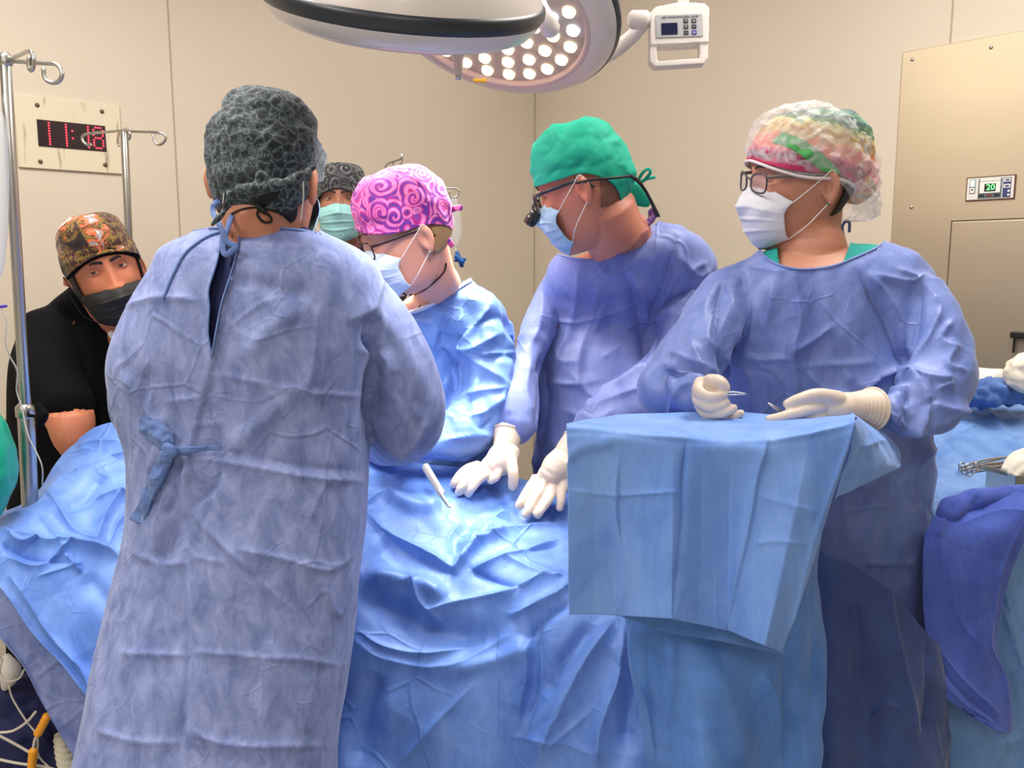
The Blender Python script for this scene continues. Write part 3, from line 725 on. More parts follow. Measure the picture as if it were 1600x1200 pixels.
# --- B: woman with the pink cap
PB = empty('person', (W(720, 700, 2.15)[0], 2.15, 0), 'person in profile wearing pink swirl cap, black glasses and bright blue gown', 'person')
torsoB = rings([(425, 672, 712, 2.02, .05), (440, 655, 742, 2.04, .08), (462, 615, 772, 2.06, .11), (500, 590, 796, 2.08, .13), (560, 590, 804, 2.12, .14), (640, 610, 795, 2.12, .14), (720, 625, 780, 2.12, .14), (900, 610, 790, 2.12, .15), (1240, 590, 800, 2.12, .17)])
armB = ptube([(735, 490, 2.06, 44), (758, 560, 2.0, 46), (762, 622, 1.97, 45), (735, 668, 1.92, 42), (680, 690, 1.88, 34), (630, 690, 1.86, 26)], seg=28)
armB2 = ptube([(625, 500, 2.12, 34), (600, 580, 2.05, 36), (600, 660, 1.95, 30), (590, 700, 1.88, 24)], seg=24)
gB = gown_mesh([torsoB, armB, armB2], .0048, 4)
FB = [
 ([(700, 480), (690, 540), (710, 590), (705, 630)], -.016, 9), ([(686, 500), (678, 560), (700, 620)], .010, 8), ([(720, 480), (722, 540), (742, 560)], .010, 9),
 ([(770, 470), (735, 520), (720, 560)], .008, 7), ([(780, 520), (740, 545), (718, 548)], .008, 5), ([(800, 550), (750, 555)], .008, 5), ([(735, 560), (790, 600), (770, 640)], .008, 7),
 ([(712, 620), (750, 612), (790, 605)], .008, 6), ([(720, 545), (760, 560), (800, 545)], -.007, 7), ([(705, 640), (745, 650), (790, 620)], .010, 8), ([(720, 632), (750, 668), (770, 655)], -.009, 6),
 ([(690, 690), (730, 680), (770, 680)], .010, 7), ([(640, 510), (650, 560), (640, 620)], .006, 10, 'g'), ([(625, 500), (680, 505)], .005, 6), ([(660, 470), (700, 500), (690, 530)], .006, 9),
 ([(790, 480), (800, 540), (790, 600)], .005, 6), ([(700, 585), (695, 640), (712, 660)], .008, 6), ([(745, 590), (740, 640)], .006, 8),
]
cloth(gB, FB, ((.12, .010, 13), (.055, .0036, 15)), gain=1.4)
# --- C: surgeon in the green cap
PC = empty('person', (W(960, 700, 2.25)[0], 2.25, 0), 'person looking down in emerald green cap, loupes and lilac blue gown', 'person')
torsoC = rings([(350, 985, 1062, 2.06, .07), (372, 935, 1096, 2.06, .11), (400, 872, 1112, 2.08, .14), (440, 850, 1118, 2.12, .15), (500, 843, 1100, 2.2, .15), (560, 838, 1085, 2.18, .155), (640, 836, 1070, 2.17, .16), (700, 838, 1062, 2.16, .16), (800, 838, 1060, 2.16, .16), (1220, 820, 1080, 2.16, .18)], ex=2.5)
armC1 = ptube([(872, 440, 2.15, 26), (838, 520, 2.08, 24), (820, 575, 2.0, 26), (811, 630, 1.95, 33), (806, 668, 1.92, 33)], seg=26)
armC2 = ptube([(1070, 430, 2.14, 48), (1078, 500, 2.05, 52), (1062, 570, 1.97, 52), (1010, 622, 1.92, 48), (945, 668, 1.89, 40), (895, 705, 1.87, 30)], seg=28)
gC = gown_mesh([torsoC, armC1, armC2], .0048, 4)
FC = [
 ([(905, 420), (895, 500), (870, 560)], .006, 8), ([(935, 440), (925, 500), (905, 560), (905, 640)], .006, 9), ([(945, 470), (930, 520)], .005, 5), ([(860, 500), (900, 502), (925, 495), (985, 482)], .005, 4),
 ([(975, 420), (995, 480), (1008, 560), (1006, 600)], -.010, 9), ([(990, 430), (1010, 480), (1015, 510)], .010, 7), ([(1055, 375), (1040, 440), (1015, 500), (1008, 560)], -.010, 6), ([(1062, 385), (1050, 440), (1020, 500)], .009, 6),
 ([(1010, 510), (1060, 480), (1090, 450)], .009, 7), ([(1060, 400), (1090, 430), (1110, 420)], .006, 6), ([(1070, 440), (1080, 420), (1105, 410)], .006, 5), ([(840, 590), (900, 600), (940, 592)], .004, 6), ([(840, 600), (900, 600)], .004, 3),
 ([(845, 560), (850, 620), (842, 690)], -.012, 7), ([(830, 560), (822, 610), (832, 650)], .007, 6), ([(800, 600), (795, 650)], .005, 6), ([(865, 510), (872, 560), (905, 565)], .004, 5), ([(880, 640), (930, 655), (960, 640)], .004, 6),
 ([(1030, 548), (985, 590), (940, 622), (912, 652)], .014, 7), ([(1045, 595), (985, 612), (925, 640)], .007, 4), ([(1040, 530), (1065, 560), (1090, 590)], .008, 8), ([(1010, 550), (1060, 520), (1100, 500)], -.008, 8), ([(1000, 400), (960, 430), (930, 410)], .004, 8),
 ([(890, 580), (930, 620), (960, 600)], .005, 6), ([(940, 560), (970, 540)], .004, 6), ([(850, 450), (845, 500), (830, 540)], .006, 6), ([(920, 530), (918, 590)], -.004, 10, 'g'),
]
cloth(gC, FC, ((.15, .0085, 23), (.065, .0030, 25)), gain=1.5)
# --- D: scrub nurse at the right
PD = empty('person', (W(1290, 700, 1.62)[0], 1.62, 0), 'person in clear bouffant cap over colourful hair wrap, holding fine instruments over the stand', 'person')
torsoD = rings([(378, 1215, 1372, 1.65, .07), (392, 1180, 1412, 1.65, .10), (420, 1140, 1442, 1.65, .125), (470, 1118, 1465, 1.65, .14), (540, 1112, 1468, 1.65, .15), (620, 1118, 1450, 1.65, .15), (700, 1130, 1442, 1.65, .15), (800, 1140, 1446, 1.65, .15), (900, 1150, 1446, 1.65, .155), (1000, 1150, 1450, 1.65, .16), (1400, 1140, 1460, 1.65, .18)], ex=2.5)
armD1 = ptube([(1172, 428, 1.65, 30), (1132, 470, 1.60, 44), (1104, 520, 1.54, 50), (1072, 570, 1.49, 54), (1045, 612, 1.46, 48), (1062, 625, 1.42, 38), (1098, 620, 1.40, 26)], seg=28)
armD2 = ptube([(1430, 460, 1.58, 46), (1458, 520, 1.53, 50), (1468, 580, 1.49, 52), (1452, 632, 1.45, 52), (1408, 645, 1.42, 38), (1384, 642, 1.405, 27)], seg=28)
gD = gown_mesh([torsoD, armD1, armD2], .0044, 5)
FD = [
 ([(1240, 430), (1250, 500), (1236, 550), (1240, 600), (1248, 680)], .009, 7), ([(1160, 560), (1200, 562), (1235, 560)], .006, 4), ([(1240, 572), (1300, 570), (1370, 566)], .004, 5), ([(1232, 552), (1275, 528), (1300, 510)], .008, 7),
 ([(1345, 430), (1380, 490), (1400, 540), (1412, 572)], -.012, 9), ([(1352, 425), (1395, 480), (1420, 560)], .008, 9), ([(1440, 440), (1430, 520), (1412, 572)], -.008, 9), ([(1470, 480), (1450, 530), (1420, 570)], .008, 8),
 ([(1412, 575), (1370, 590), (1340, 612)], .014, 9), ([(1415, 578), (1450, 590), (1490, 592)], .010, 8), ([(1420, 580), (1440, 610), (1450, 630)], .012, 6), ([(1418, 612), (1420, 668)], -.011, 5), ([(1365, 625), (1415, 668)], .009, 4),
 ([(1450, 632), (1440, 660), (1415, 680)], .009, 5), ([(1455, 632), (1480, 640), (1520, 640)], .008, 7), ([(1420, 672), (1450, 668), (1510, 640)], .008, 8), ([(1365, 615), (1400, 610), (1422, 605)], .006, 5), ([(1460, 610), (1490, 600)], .007, 8),
 ([(1490, 500), (1470, 530), (1500, 545)], .006, 5), ([(1495, 540), (1480, 570), (1510, 580)], .006, 5), ([(1400, 420), (1440, 440), (1470, 480)], .006, 6), ([(1370, 430), (1420, 440), (1450, 430)], .006, 5),
 ([(1130, 440), (1120, 510), (1130, 560), (1135, 600)], -.011, 8), ([(1118, 480), (1105, 530), (1130, 545)], .007, 7), ([(1140, 450), (1150, 520), (1145, 590)], .006, 7), ([(1075, 530), (1100, 580), (1120, 600)], .007, 6), ([(1050, 550), (1090, 570), (1125, 580)], .007, 6),
 ([(1060, 560), (1050, 600), (1065, 640)], .009, 7), ([(1040, 570), (1075, 590), (1100, 595)], .008, 6), ([(1045, 650), (1060, 610), (1085, 600)], .006, 5), ([(1180, 460), (1175, 520), (1160, 560)], .004, 6), ([(1210, 440), (1195, 520)], .004, 5),
 ([(1150, 560), (1175, 600), (1170, 650)], .005, 7), ([(1255, 575), (1290, 610), (1330, 615)], .006, 7), ([(1290, 440), (1300, 500), (1340, 560)], .003, 12, 'g'), ([(1165, 415), (1230, 425)], .003, 4), ([(1300, 560), (1330, 600)], .004, 7),
 ([(1400, 760), (1440, 720), (1470, 690)], .008, 8), ([(1330, 740), (1380, 790), (1440, 800)], .006, 8), ([(1320, 800), (1440, 770)], .005, 4), ([(1350, 880), (1430, 880)], .005, 5),
]
cloth(gD, FD, ((.15, .0085, 33), (.065, .0028, 35)), gain=1.5)
# --- E: anaesthetist in black at the left
PE = empty('person', (W(110, 600, 2.15)[0], 2.15, 0), 'person in black scrubs, black mask and multicoloured cap leaning behind the IV pole', 'person')
torsoE = rings([(446, 118, 175, 2.12, .06), (470, 88, 215, 2.15, .09), (505, 50, 240, 2.2, .11), (560, 26, 250, 2.2, .13), (640, 24, 250, 2.2, .14), (720, 28, 250, 2.2, .14), (800, 25, 250, 2.2, .15), (1200, 20, 250, 2.2, .15)])
armE = ptube([(80, 510, 2.12, 46), (78, 580, 2.05, 48), (108, 640, 1.98, 40)], seg=24)
gE = fuse([torsoE, armE], .008, 4)
cloth(gE, [([(130, 600), (160, 560), (180, 540)], .006, 8)], ((.1, .003, 43),))
# --- F: far person
PF = empty('person', (W(535, 600, 2.9)[0], 2.9, 0), 'person far back facing camera in black paisley cap and pale green mask', 'person')
torsoF = rings([(362, 510, 560, 2.9, .06), (372, 490, 590, 2.9, .09), (395, 455, 620, 2.9, .11), (440, 440, 635, 2.9, .12), (700, 450, 625, 2.9, .12), (1000, 450, 625, 2.9, .12)])
gF = fuse([torsoF], .01, 3)
# ------------------------------------------------------------------ drapes
G = [
 [(-40, 822, 1.72), (20, 800, 1.76), (62, 765, 1.82), (110, 700, 1.9), (190, 657, 1.93), (330, 672, 1.93), (480, 705, 1.93), (600, 716, 1.95), (700, 726, 1.95), (800, 742, 1.95), (900, 765, 1.95), (1050, 795, 1.95), (1300, 835, 1.9)],
 [(-40, 832, 1.66), (25, 822, 1.68), (75, 798, 1.72), (132, 750, 1.8), (208, 716, 1.85), (330, 730, 1.85), (480, 742, 1.85), (598, 750, 1.86), (700, 756, 1.86), (800, 770, 1.86), (900, 790, 1.86), (1050, 820, 1.86), (1300, 860, 1.83)],
 [(-36, 852, 1.60), (25, 850, 1.62), (82, 848, 1.65), (142, 828, 1.7), (212, 800, 1.75), (330, 795, 1.76), (480, 790, 1.77), (590, 786, 1.78), (690, 792, 1.79), (790, 806, 1.79), (900, 826, 1.78), (1050, 850, 1.77), (1300, 890, 1.72)],
 [(-20, 890, 1.57), (30, 898, 1.58), (88, 905, 1.6), (148, 900, 1.63), (216, 885, 1.66), (330, 870, 1.67), (480, 856, 1.68), (582, 842, 1.69), (684, 846, 1.70), (790, 856, 1.69), (900, 870, 1.68), (1050, 890, 1.66), (1300, 920, 1.62)],
 [(10, 930, 1.55), (50, 955, 1.56), (100, 968, 1.57), (156, 968, 1.59), (222, 955, 1.61), (330, 940, 1.61), (480, 925, 1.61), (575, 915, 1.61), (675, 915, 1.61), (785, 922, 1.60), (900, 930, 1.58), (1050, 940, 1.56), (1300, 960, 1.54)],
 [(60, 1000, 1.54), (90, 1020, 1.55), (130, 1035, 1.56), (175, 1045, 1.57), (235, 1035, 1.58), (330, 1025, 1.58), (480, 1015, 1.57), (570, 1010, 1.56), (670, 1010, 1.55), (780, 1015, 1.54), (900, 1020, 1.50), (1050, 1030, 1.48), (1300, 1040, 1.55)],
 [(120, 1070, 1.53), (145, 1085, 1.54), (170, 1100, 1.54), (205, 1110, 1.55), (250, 1115, 1.55), (330, 1115, 1.55), (480, 1115, 1.53), (560, 1115, 1.51), (665, 1115, 1.50), (775, 1115, 1.49), (900, 1115, 1.45), (1050, 1120, 1.43), (1300, 1130, 1.53)],
 [(160, 1120, 1.53), (180, 1150, 1.53), (200, 1180, 1.53), (225, 1210, 1.53), (260, 1230, 1.53), (330, 1240, 1.52), (470, 1250, 1.49), (550, 1250, 1.47), (660, 1250, 1.46), (770, 1250, 1.45), (900, 1250, 1.41), (1050, 1250, 1.39), (1300, 1250, 1.50)],
 [(200, 1170, 1.53), (215, 1220, 1.53), (235, 1270, 1.53), (255, 1330, 1.53), (280, 1400, 1.53), (335, 1480, 1.51), (465, 1480, 1.46), (545, 1480, 1.44), (655, 1480, 1.43), (765, 1480, 1.42), (900, 1480, 1.40), (1050, 1480, 1.38), (1300, 1480, 1.49)],
]
dm = flipn(patch(G, 720, 440), (0, -.7, .7))
FDR = [
 # left hill
 ([(0, 812), (60, 790), (95, 745)], .006, 5), ([(80, 770), (115, 830), (150, 850), (200, 880)], .010, 9), ([(150, 860), (170, 800), (210, 750)], .012, 12), ([(100, 790), (130, 780), (160, 740)], -.008, 12, 'g'),
 ([(110, 740), (160, 720), (215, 700)], .008, 6), ([(120, 700), (150, 690), (195, 690)], .006, 6), ([(0, 832), (70, 850), (120, 850), (190, 870)], .014, 8), ([(0, 845), (40, 870), (100, 880)], -.010, 8), ([(10, 870), (60, 885), (115, 845)], .008, 6),
 ([(0, 830), (30, 850), (60, 845)], .01, 5), ([(60, 900), (110, 885), (128, 880)], .004, 3), ([(100, 868), (128, 895)], .008, 4), ([(130, 900), (160, 930), (190, 960)], -.006, 14, 'g'), ([(20, 905), (70, 975), (120, 1040), (160, 1110)], .012, 8),
 ([(150, 780), (190, 770), (215, 790)], .008, 5), ([(170, 860), (185, 820), (205, 800)], .006, 7), ([(60, 800), (85, 840), (100, 870)], .006, 6),
 # centre top
 ([(570, 800), (600, 830), (650, 860), (710, 890)], .018, 10), ([(575, 810), (640, 865), (712, 900)], -.010, 9), ([(600, 770), (645, 790), (690, 790)], .012, 12, 'g'), ([(572, 790), (590, 775), (620, 772)], .007, 5),
 ([(715, 885), (735, 860), (790, 835), (880, 820)], .014, 6), ([(735, 892), (790, 870), (885, 840)], .010, 6), ([(735, 890), (770, 905), (815, 920)], -.010, 6), ([(725, 855), (765, 815), (795, 800)], .012, 10), ([(715, 870), (712, 840), (745, 820)], -.010, 12, 'g'),
 ([(765, 820), (770, 840), (790, 838)], .008, 5), ([(700, 790), (745, 775), (760, 762)], .008, 8), ([(720, 800), (780, 812), (850, 815)], -.006, 7), ([(800, 850), (830, 860), (880, 850)], -.008, 10), ([(790, 870), (850, 900), (880, 900)], .008, 8),
 ([(705, 895), (730, 870), (760, 840)], .008, 4), ([(590, 845), (620, 880), (660, 920)], -.012, 18, 'g'), ([(570, 900), (640, 905), (700, 935)], .016, 14, 'g'), ([(640, 890), (655, 940), (695, 975)], .012, 12), ([(650, 960), (720, 940), (790, 925), (860, 895)], .010, 8),
 ([(560, 925), (620, 960), (690, 985), (760, 1000)], -.020, 24, 'g'), ([(555, 1000), (600, 1030), (700, 1040), (800, 990)], .008, 12), ([(560, 985), (600, 1010), (660, 1020), (740, 1010)], .008, 5),
 ([(800, 960), (870, 930), (900, 905)], .012, 7), ([(815, 1010), (850, 970), (890, 940)], -.012, 9), ([(830, 990), (828, 1060), (815, 1120)], .020, 9, 's'), ([(840, 985), (842, 1060), (825, 1130)], -.014, 8),
 ([(960, 970), (910, 1040), (870, 1120), (840, 1200)], .022, 16), ([(930, 975), (890, 1030), (850, 1090)], -.014, 16, 'g'), ([(975, 975), (965, 1060), (940, 1140), (935, 1200)], .018, 12), ([(1000, 1000), (990, 1080), (975, 1180)], -.020, 18, 'g'),
 ([(620, 1200), (680, 1130), (740, 1070)], .006, 7), ([(590, 1050), (570, 1120), (560, 1200)], -.016, 20, 'g'), ([(930, 1105), (880, 1150), (860, 1170)], .005, 5), ([(800, 1150), (860, 1160), (880, 1160), (930, 1180)], .005, 5), ([(700, 1050), (780, 1030), (830, 1010)], .008, 12, 'g'),
]
cloth(dm, FDR, ((.26, .012, 51), (.10, .0030, 53)), gain=1.4)
o = link('surgical_drape', dm, M['drape']); solid(o, .002)
setp(o, 'large wrinkled blue sheet covering the patient and operating table', 'drape')
# lower layer at the bottom left
G = [[(-45, 868, 1.60), (20, 915, 1.60), (75, 975, 1.60), (130, 1040, 1.60), (190, 1110, 1.60), (260, 1180, 1.60)],
     [(-30, 930, 1.58), (20, 975, 1.58), (70, 1035, 1.58), (120, 1090, 1.58), (180, 1150, 1.58), (250, 1220, 1.58)],
     [(-5, 985, 1.57), (35, 1035, 1.57), (68, 1088, 1.57), (105, 1145, 1.57), (160, 1210, 1.57), (230, 1280, 1.57)],
     [(8, 1000, 1.565), (40, 1045, 1.565), (62, 1090, 1.565), (95, 1150, 1.565), (140, 1220, 1.565), (215, 1300, 1.565)]]
dm2 = flipn(patch(G, 160, 60))
cloth(dm2, [([(55, 1060), (95, 1030)], .005, 3), ([(95, 1135), (145, 1098)], .005, 3), ([(20, 980), (60, 960)], .004, 3)], ((.2, .003, 61),))
o = link('surgical_drape', dm2, M['gownA']); solid(o, .002)
setp(o, 'grey blue folded drape panel hanging below the sheet at the bottom left', 'drape')

# --- instrument (mayo) stand: real stand under its cloths
def W3(px, py, Y, dy=0): return (px, py, Y + dy)
# top sheet: tray top from the back edge over the front edge, then hanging with accordion folds
cols = [885, 925, 968, 1010, 1052, 1095, 1140, 1205, 1270, 1337]
zig  = [0, .012, .020, .004, -.014, .012, .026, 0, -.022, .006]
backy = [662, 655, 648, 646, 645, 643, 642, 648, 652, 648]
fronty = [664, 664, 668, 674, 678, 681, 682, 682, 672, 655]
xb = [890, 918, 962, 1000, 1040, 1082, 1128, 1200, 1262, 1330]
bx = [892, 931, 970, 1010, 1050, 1093, 1136, 1165, 1195, 1224]
by = [962, 962, 964, 965, 967, 976, 985, 997, 1009, 1020]
G = []
G.append([(xb[i], backy[i] + 14, 1.40) for i in range(10)])
G.append([(xb[i], backy[i], 1.38) for i in range(10)])
G.append([((xb[i] + cols[i]) / 2, (backy[i] + fronty[i]) / 2 - 1, 1.28) for i in range(10)])
G.append([(cols[i], fronty[i], 1.18 + zig[i] * .5) for i in range(10)])
for k, f in enumerate((.05, .15, .33, .55, .78, 1.0)):
    G.append([(cols[i] + (bx[i] - cols[i]) * f, fronty[i] + (by[i] - fronty[i]) * f, 1.165 + zig[i] * min(1, f * 2.2) - .01 * f) for i in range(10)])
mm_ = flipn(patch(G, 271, 300, lin_u=True), (0, -1, .3))
FM = [([(1073, 690), (1068, 760), (1066, 830), (1052, 960)], -.006, 4), ([(1200, 690), (1185, 740), (1172, 830), (1136, 985)], .008, 5, 's'), ([(968, 700), (960, 790), (975, 880), (970, 962)], .004, 8),
      ([(890, 766), (960, 772), (1060, 768)], .004, 4), ([(1180, 772), (1240, 790), (1280, 800)], .003, 10), ([(1180, 850), (1210, 845), (1260, 850)], .003, 5), ([(880, 720), (905, 700), (960, 690)], .004, 10, 'g'),
      ([(1300, 640), (1335, 655), (1270, 840), (1228, 1015)], .004, 5)]
cloth(mm_, FM, ((.22, .004, 71), (.07, .0010, 73)), gain=1.4)
o = link('tray_cover', mm_, M['mayo']); solid(o, .0015)
setp(o, 'light blue cloth square hanging in accordion folds over the front of the instrument stand', 'drape')
# second leaf behind, seen along the bottom
G = [[(x, 900, 1.20) for x in (965, 1050, 1130, 1232)], [(x, y, 1.20) for x, y in ((972, 964), (1045, 988), (1130, 1003), (1226, 1023))]]
G.insert(1, [(x, 935, 1.20) for x in (968, 1048, 1130, 1238)])
l2 = flipn(patch(G, 60, 30))
# stand cover (long sleeve) under it
G = [[(950, 760, 1.30), (1010, 760, 1.27), (1090, 765, 1.26), (1180, 765, 1.26), (1262, 760, 1.28), (1290, 760, 1.34), (1240, 750, 1.37)],
     [(965, 900, 1.29), (1015, 900, 1.25), (1090, 900, 1.25), (1180, 900, 1.25), (1255, 890, 1.26), (1278, 870, 1.33), (1250, 900, 1.37)],
     [(978, 985, 1.28), (1020, 985, 1.24), (1090, 985, 1.24), (1180, 985, 1.245), (1255, 960, 1.25), (1284, 950, 1.32), (1250, 950, 1.37)],
     [(988, 1060, 1.28), (1030, 1060, 1.25), (1100, 1060, 1.22), (1180, 1060, 1.24), (1245, 1060, 1.27), (1292, 1010, 1.31), (1250, 1010, 1.37)],
     [(1002, 1140, 1.28), (1035, 1140, 1.27), (1105, 1140, 1.21), (1190, 1140, 1.25), (1235, 1140, 1.28), (1288, 1110, 1.31), (1250, 1100, 1.37)],
     [(1012, 1215, 1.28), (1040, 1215, 1.27), (1110, 1215, 1.20), (1200, 1215, 1.26), (1240, 1215, 1.28), (1284, 1215, 1.31), (1250, 1200, 1.37)],
     [(1020, 1400, 1.27), (1045, 1400, 1.25), (1115, 1400, 1.20), (1205, 1400, 1.24), (1240, 1400, 1.26), (1280, 1400, 1.30), (1250, 1400, 1.37)]]
sc_ = flipn(patch(G, 200, 260))
FS = [([(985, 980), (990, 1040), (1012, 1100), (1025, 1200)], .008, 5), ([(1010, 1000), (1012, 1060), (1028, 1130)], -.006, 5), ([(1050, 1000), (1050, 1080), (1040, 1200)], .007, 9, 'g'), ([(1080, 1010), (1100, 1020)], .003, 4),
      ([(1190, 1050), (1215, 1100), (1222, 1200)], .010, 7), ([(1230, 980), (1232, 1080), (1225, 1200)], -.014, 12, 'g'), ([(1268, 900), (1272, 1000), (1270, 1120)], -.007, 8), ([(1110, 1040), (1150, 1140), (1150, 1200)], .008, 24, 'g')]
cloth(sc_, FS, ((.12, .003, 81), (.05, .001, 83)))
o = link('stand_cover', sc_, M['cover']); solid(o, .002)
setp(o, 'long soft blue cover gathered around the instrument stand below the folded cloth', 'drape')
lo = link('under_leaf', l2, M['cover']); solid(lo, .002)
setp(lo, 'darker cloth leaf peeking below the folded light blue cloth on the instrument stand', 'drape')
# cloth corner on the right of the tray, falling behind
G = [[(1325, 645, 1.36), (1340, 652, 1.26), (1336, 660, 1.20)], [(1375, 672, 1.38), (1365, 690, 1.28), (1330, 700, 1.21)], [(1400, 700, 1.40), (1385, 725, 1.30), (1315, 745, 1.22)], [(1408, 725, 1.42), (1398, 735, 1.34), (1305, 780, 1.23)]]
cm = flipn(patch(G, 60, 60)); cloth(cm, [([(1340, 700), (1380, 690), (1400, 720)], .006, 6)], ((.06, .003, 85),))
o = link('tray_cover_corner', cm, M['mayo']); solid(o, .002); setp(o, 'loose cloth corner folded back at the right end of the instrument stand', 'drape')
# the stand itself
st = empty('instrument_stand', (W(1110, 900, 1.3)[0], 1.36, 0), 'steel instrument stand tray hidden under the light blue cloths', 'instrument stand')
p0 = W(900, 672, 1.22); p1 = W(1325, 672, 1.22); zt = W(1100, 690, 1.22)[2] - .012
link('tray', mk(*box((p0[0] + p1[0]) / 2, 1.30, zt, p1[0] - p0[0] - .03, .17, .012, .004)), M['steel'], st, None, False)
xs = W(1150, 900, 1.36)[0]
link('upright', mk(*tube([(xs, 1.36, .05, .013), (xs, 1.36, zt - .01, .013)], seg=14, sub=2)), M['steel'], st)
link('base', mk(*join([tube([(xs - .22, 1.3, .03, .014), (xs + .22, 1.3, .03, .014)], seg=12, sub=2), tube([(xs, 1.3, .03, .014), (xs, 1.55, .03, .014)], seg=12, sub=2)])), M['steel'], st)
# blue sheet to the right of the stand, shade painted into its colour
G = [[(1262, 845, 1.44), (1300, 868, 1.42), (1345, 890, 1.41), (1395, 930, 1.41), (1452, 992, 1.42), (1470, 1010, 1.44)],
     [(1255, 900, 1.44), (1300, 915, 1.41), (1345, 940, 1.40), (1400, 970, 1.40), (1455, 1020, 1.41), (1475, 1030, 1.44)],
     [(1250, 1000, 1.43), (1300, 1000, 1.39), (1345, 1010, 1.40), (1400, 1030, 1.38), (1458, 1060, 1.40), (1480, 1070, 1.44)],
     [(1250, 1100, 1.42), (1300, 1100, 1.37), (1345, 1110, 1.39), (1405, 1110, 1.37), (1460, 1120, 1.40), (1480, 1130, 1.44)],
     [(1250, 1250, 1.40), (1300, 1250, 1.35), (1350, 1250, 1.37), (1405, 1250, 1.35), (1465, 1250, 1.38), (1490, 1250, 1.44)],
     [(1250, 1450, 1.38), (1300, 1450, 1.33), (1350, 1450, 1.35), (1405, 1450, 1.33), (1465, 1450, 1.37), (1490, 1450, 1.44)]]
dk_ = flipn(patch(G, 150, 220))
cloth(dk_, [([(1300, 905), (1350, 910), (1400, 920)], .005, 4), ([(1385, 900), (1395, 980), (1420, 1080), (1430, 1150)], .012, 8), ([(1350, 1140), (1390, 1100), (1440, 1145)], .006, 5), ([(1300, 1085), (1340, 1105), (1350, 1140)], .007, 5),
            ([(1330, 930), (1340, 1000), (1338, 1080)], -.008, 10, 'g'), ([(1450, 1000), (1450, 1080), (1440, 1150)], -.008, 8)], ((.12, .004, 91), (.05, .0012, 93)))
o = link('back_sheet', dk_, M['navy']); solid(o, .002); setp(o, 'blue sheet, shade painted in as dark navy, hanging right of the instrument stand', 'drape')
# --- back table at the far right with cloths
TZ = .985
bt = empty('back_table', (1.29, 1.95, 0), 'instrument table at the far right under layered blue sheets', 'table')
link('table_top', mk(*box(1.29, 1.95, TZ - .05, .60, .56, .02, .004)), M['steel'], bt, None, False)
for sx in (1.02, 1.56):
    for sy in (1.7, 2.2): link('leg', mk(*tube([(sx, sy, .005, .014), (sx, sy, TZ - .05, .014)], seg=12, sub=2)), M['steel'], bt)
G = [[(1440, 625, 2.22), (1500, 622, 2.24), (1560, 622, 2.25), (1640, 620, 2.2), (1757, 620, 2.2)],
     [(1436, 660, 2.12), (1500, 655, 2.14), (1560, 650, 2.16), (1660, 648, 2.12), (1793, 648, 2.12)],
     [(1430, 705, 1.96), (1500, 700, 1.96), (1570, 700, 1.96), (1680, 698, 1.94), (1885, 698, 1.94)],
     [(1418, 745, 1.80), (1490, 748, 1.80), (1570, 750, 1.80), (1700, 752, 1.8), (1970, 752, 1.8)],
     [(1412, 785, 1.62), (1480, 790, 1.62), (1565, 795, 1.62), (1720, 800, 1.62), (2100, 800, 1.62)],
     [(1414, 830, 1.56), (1480, 830, 1.56), (1565, 850, 1.56), (1720, 850, 1.56), (2150, 850, 1.56)],
     [(1425, 950, 1.54), (1490, 950, 1.52), (1580, 950, 1.54), (1720, 950, 1.54), (2167, 950, 1.54)],
     [(1435, 1080, 1.53), (1500, 1080, 1.50), (1590, 1080, 1.53), (1720, 1080, 1.53), (2176, 1080, 1.53)],
     [(1445, 1250, 1.52), (1510, 1250, 1.49), (1600, 1250, 1.52), (1720, 1250, 1.52), (2185, 1250, 1.52)],
     [(1450, 1450, 1.52), (1510, 1450, 1.48), (1600, 1450, 1.51), (1720, 1450, 1.51), (2194, 1450, 1.51)]]
bm_ = flipn(patch(G, 340, 420), (0, -.6, .8))
FB2 = [([(1535, 630), (1560, 660), (1590, 695)], .006, 4), ([(1555, 657), (1600, 655)], .004, 3), ([(1430, 720), (1470, 740), (1520, 735)], .010, 6), ([(1450, 700), (1500, 680), (1525, 660)], .007, 5), ([(1430, 760), (1460, 780), (1450, 820)], .012, 7),
       ([(1470, 800), (1460, 830), (1450, 860)], .012, 7), ([(1500, 780), (1480, 800), (1470, 830)], -.012, 7), ([(1520, 760), (1560, 770), (1600, 765)], .01, 6), ([(1560, 850), (1570, 950), (1600, 1080)], .016, 9),
       ([(1440, 1020), (1450, 1110), (1470, 1190)], .010, 9), ([(1520, 1130), (1560, 1160), (1600, 1150)], .008, 8), ([(1430, 850), (1425, 930), (1440, 970)], .012, 6)]
cloth(bm_, FB2, ((.10, .006, 101), (.045, .0022, 103)))
o = link('table_sheet', bm_, fabric('sheet_pale', srgb(84, 128, 196), srgb(122, 162, 218), rough=.6, mott=8)); solid(o, .002)
setp(o, 'pale blue crumpled sheet covering the instrument table at the far right', 'drape')
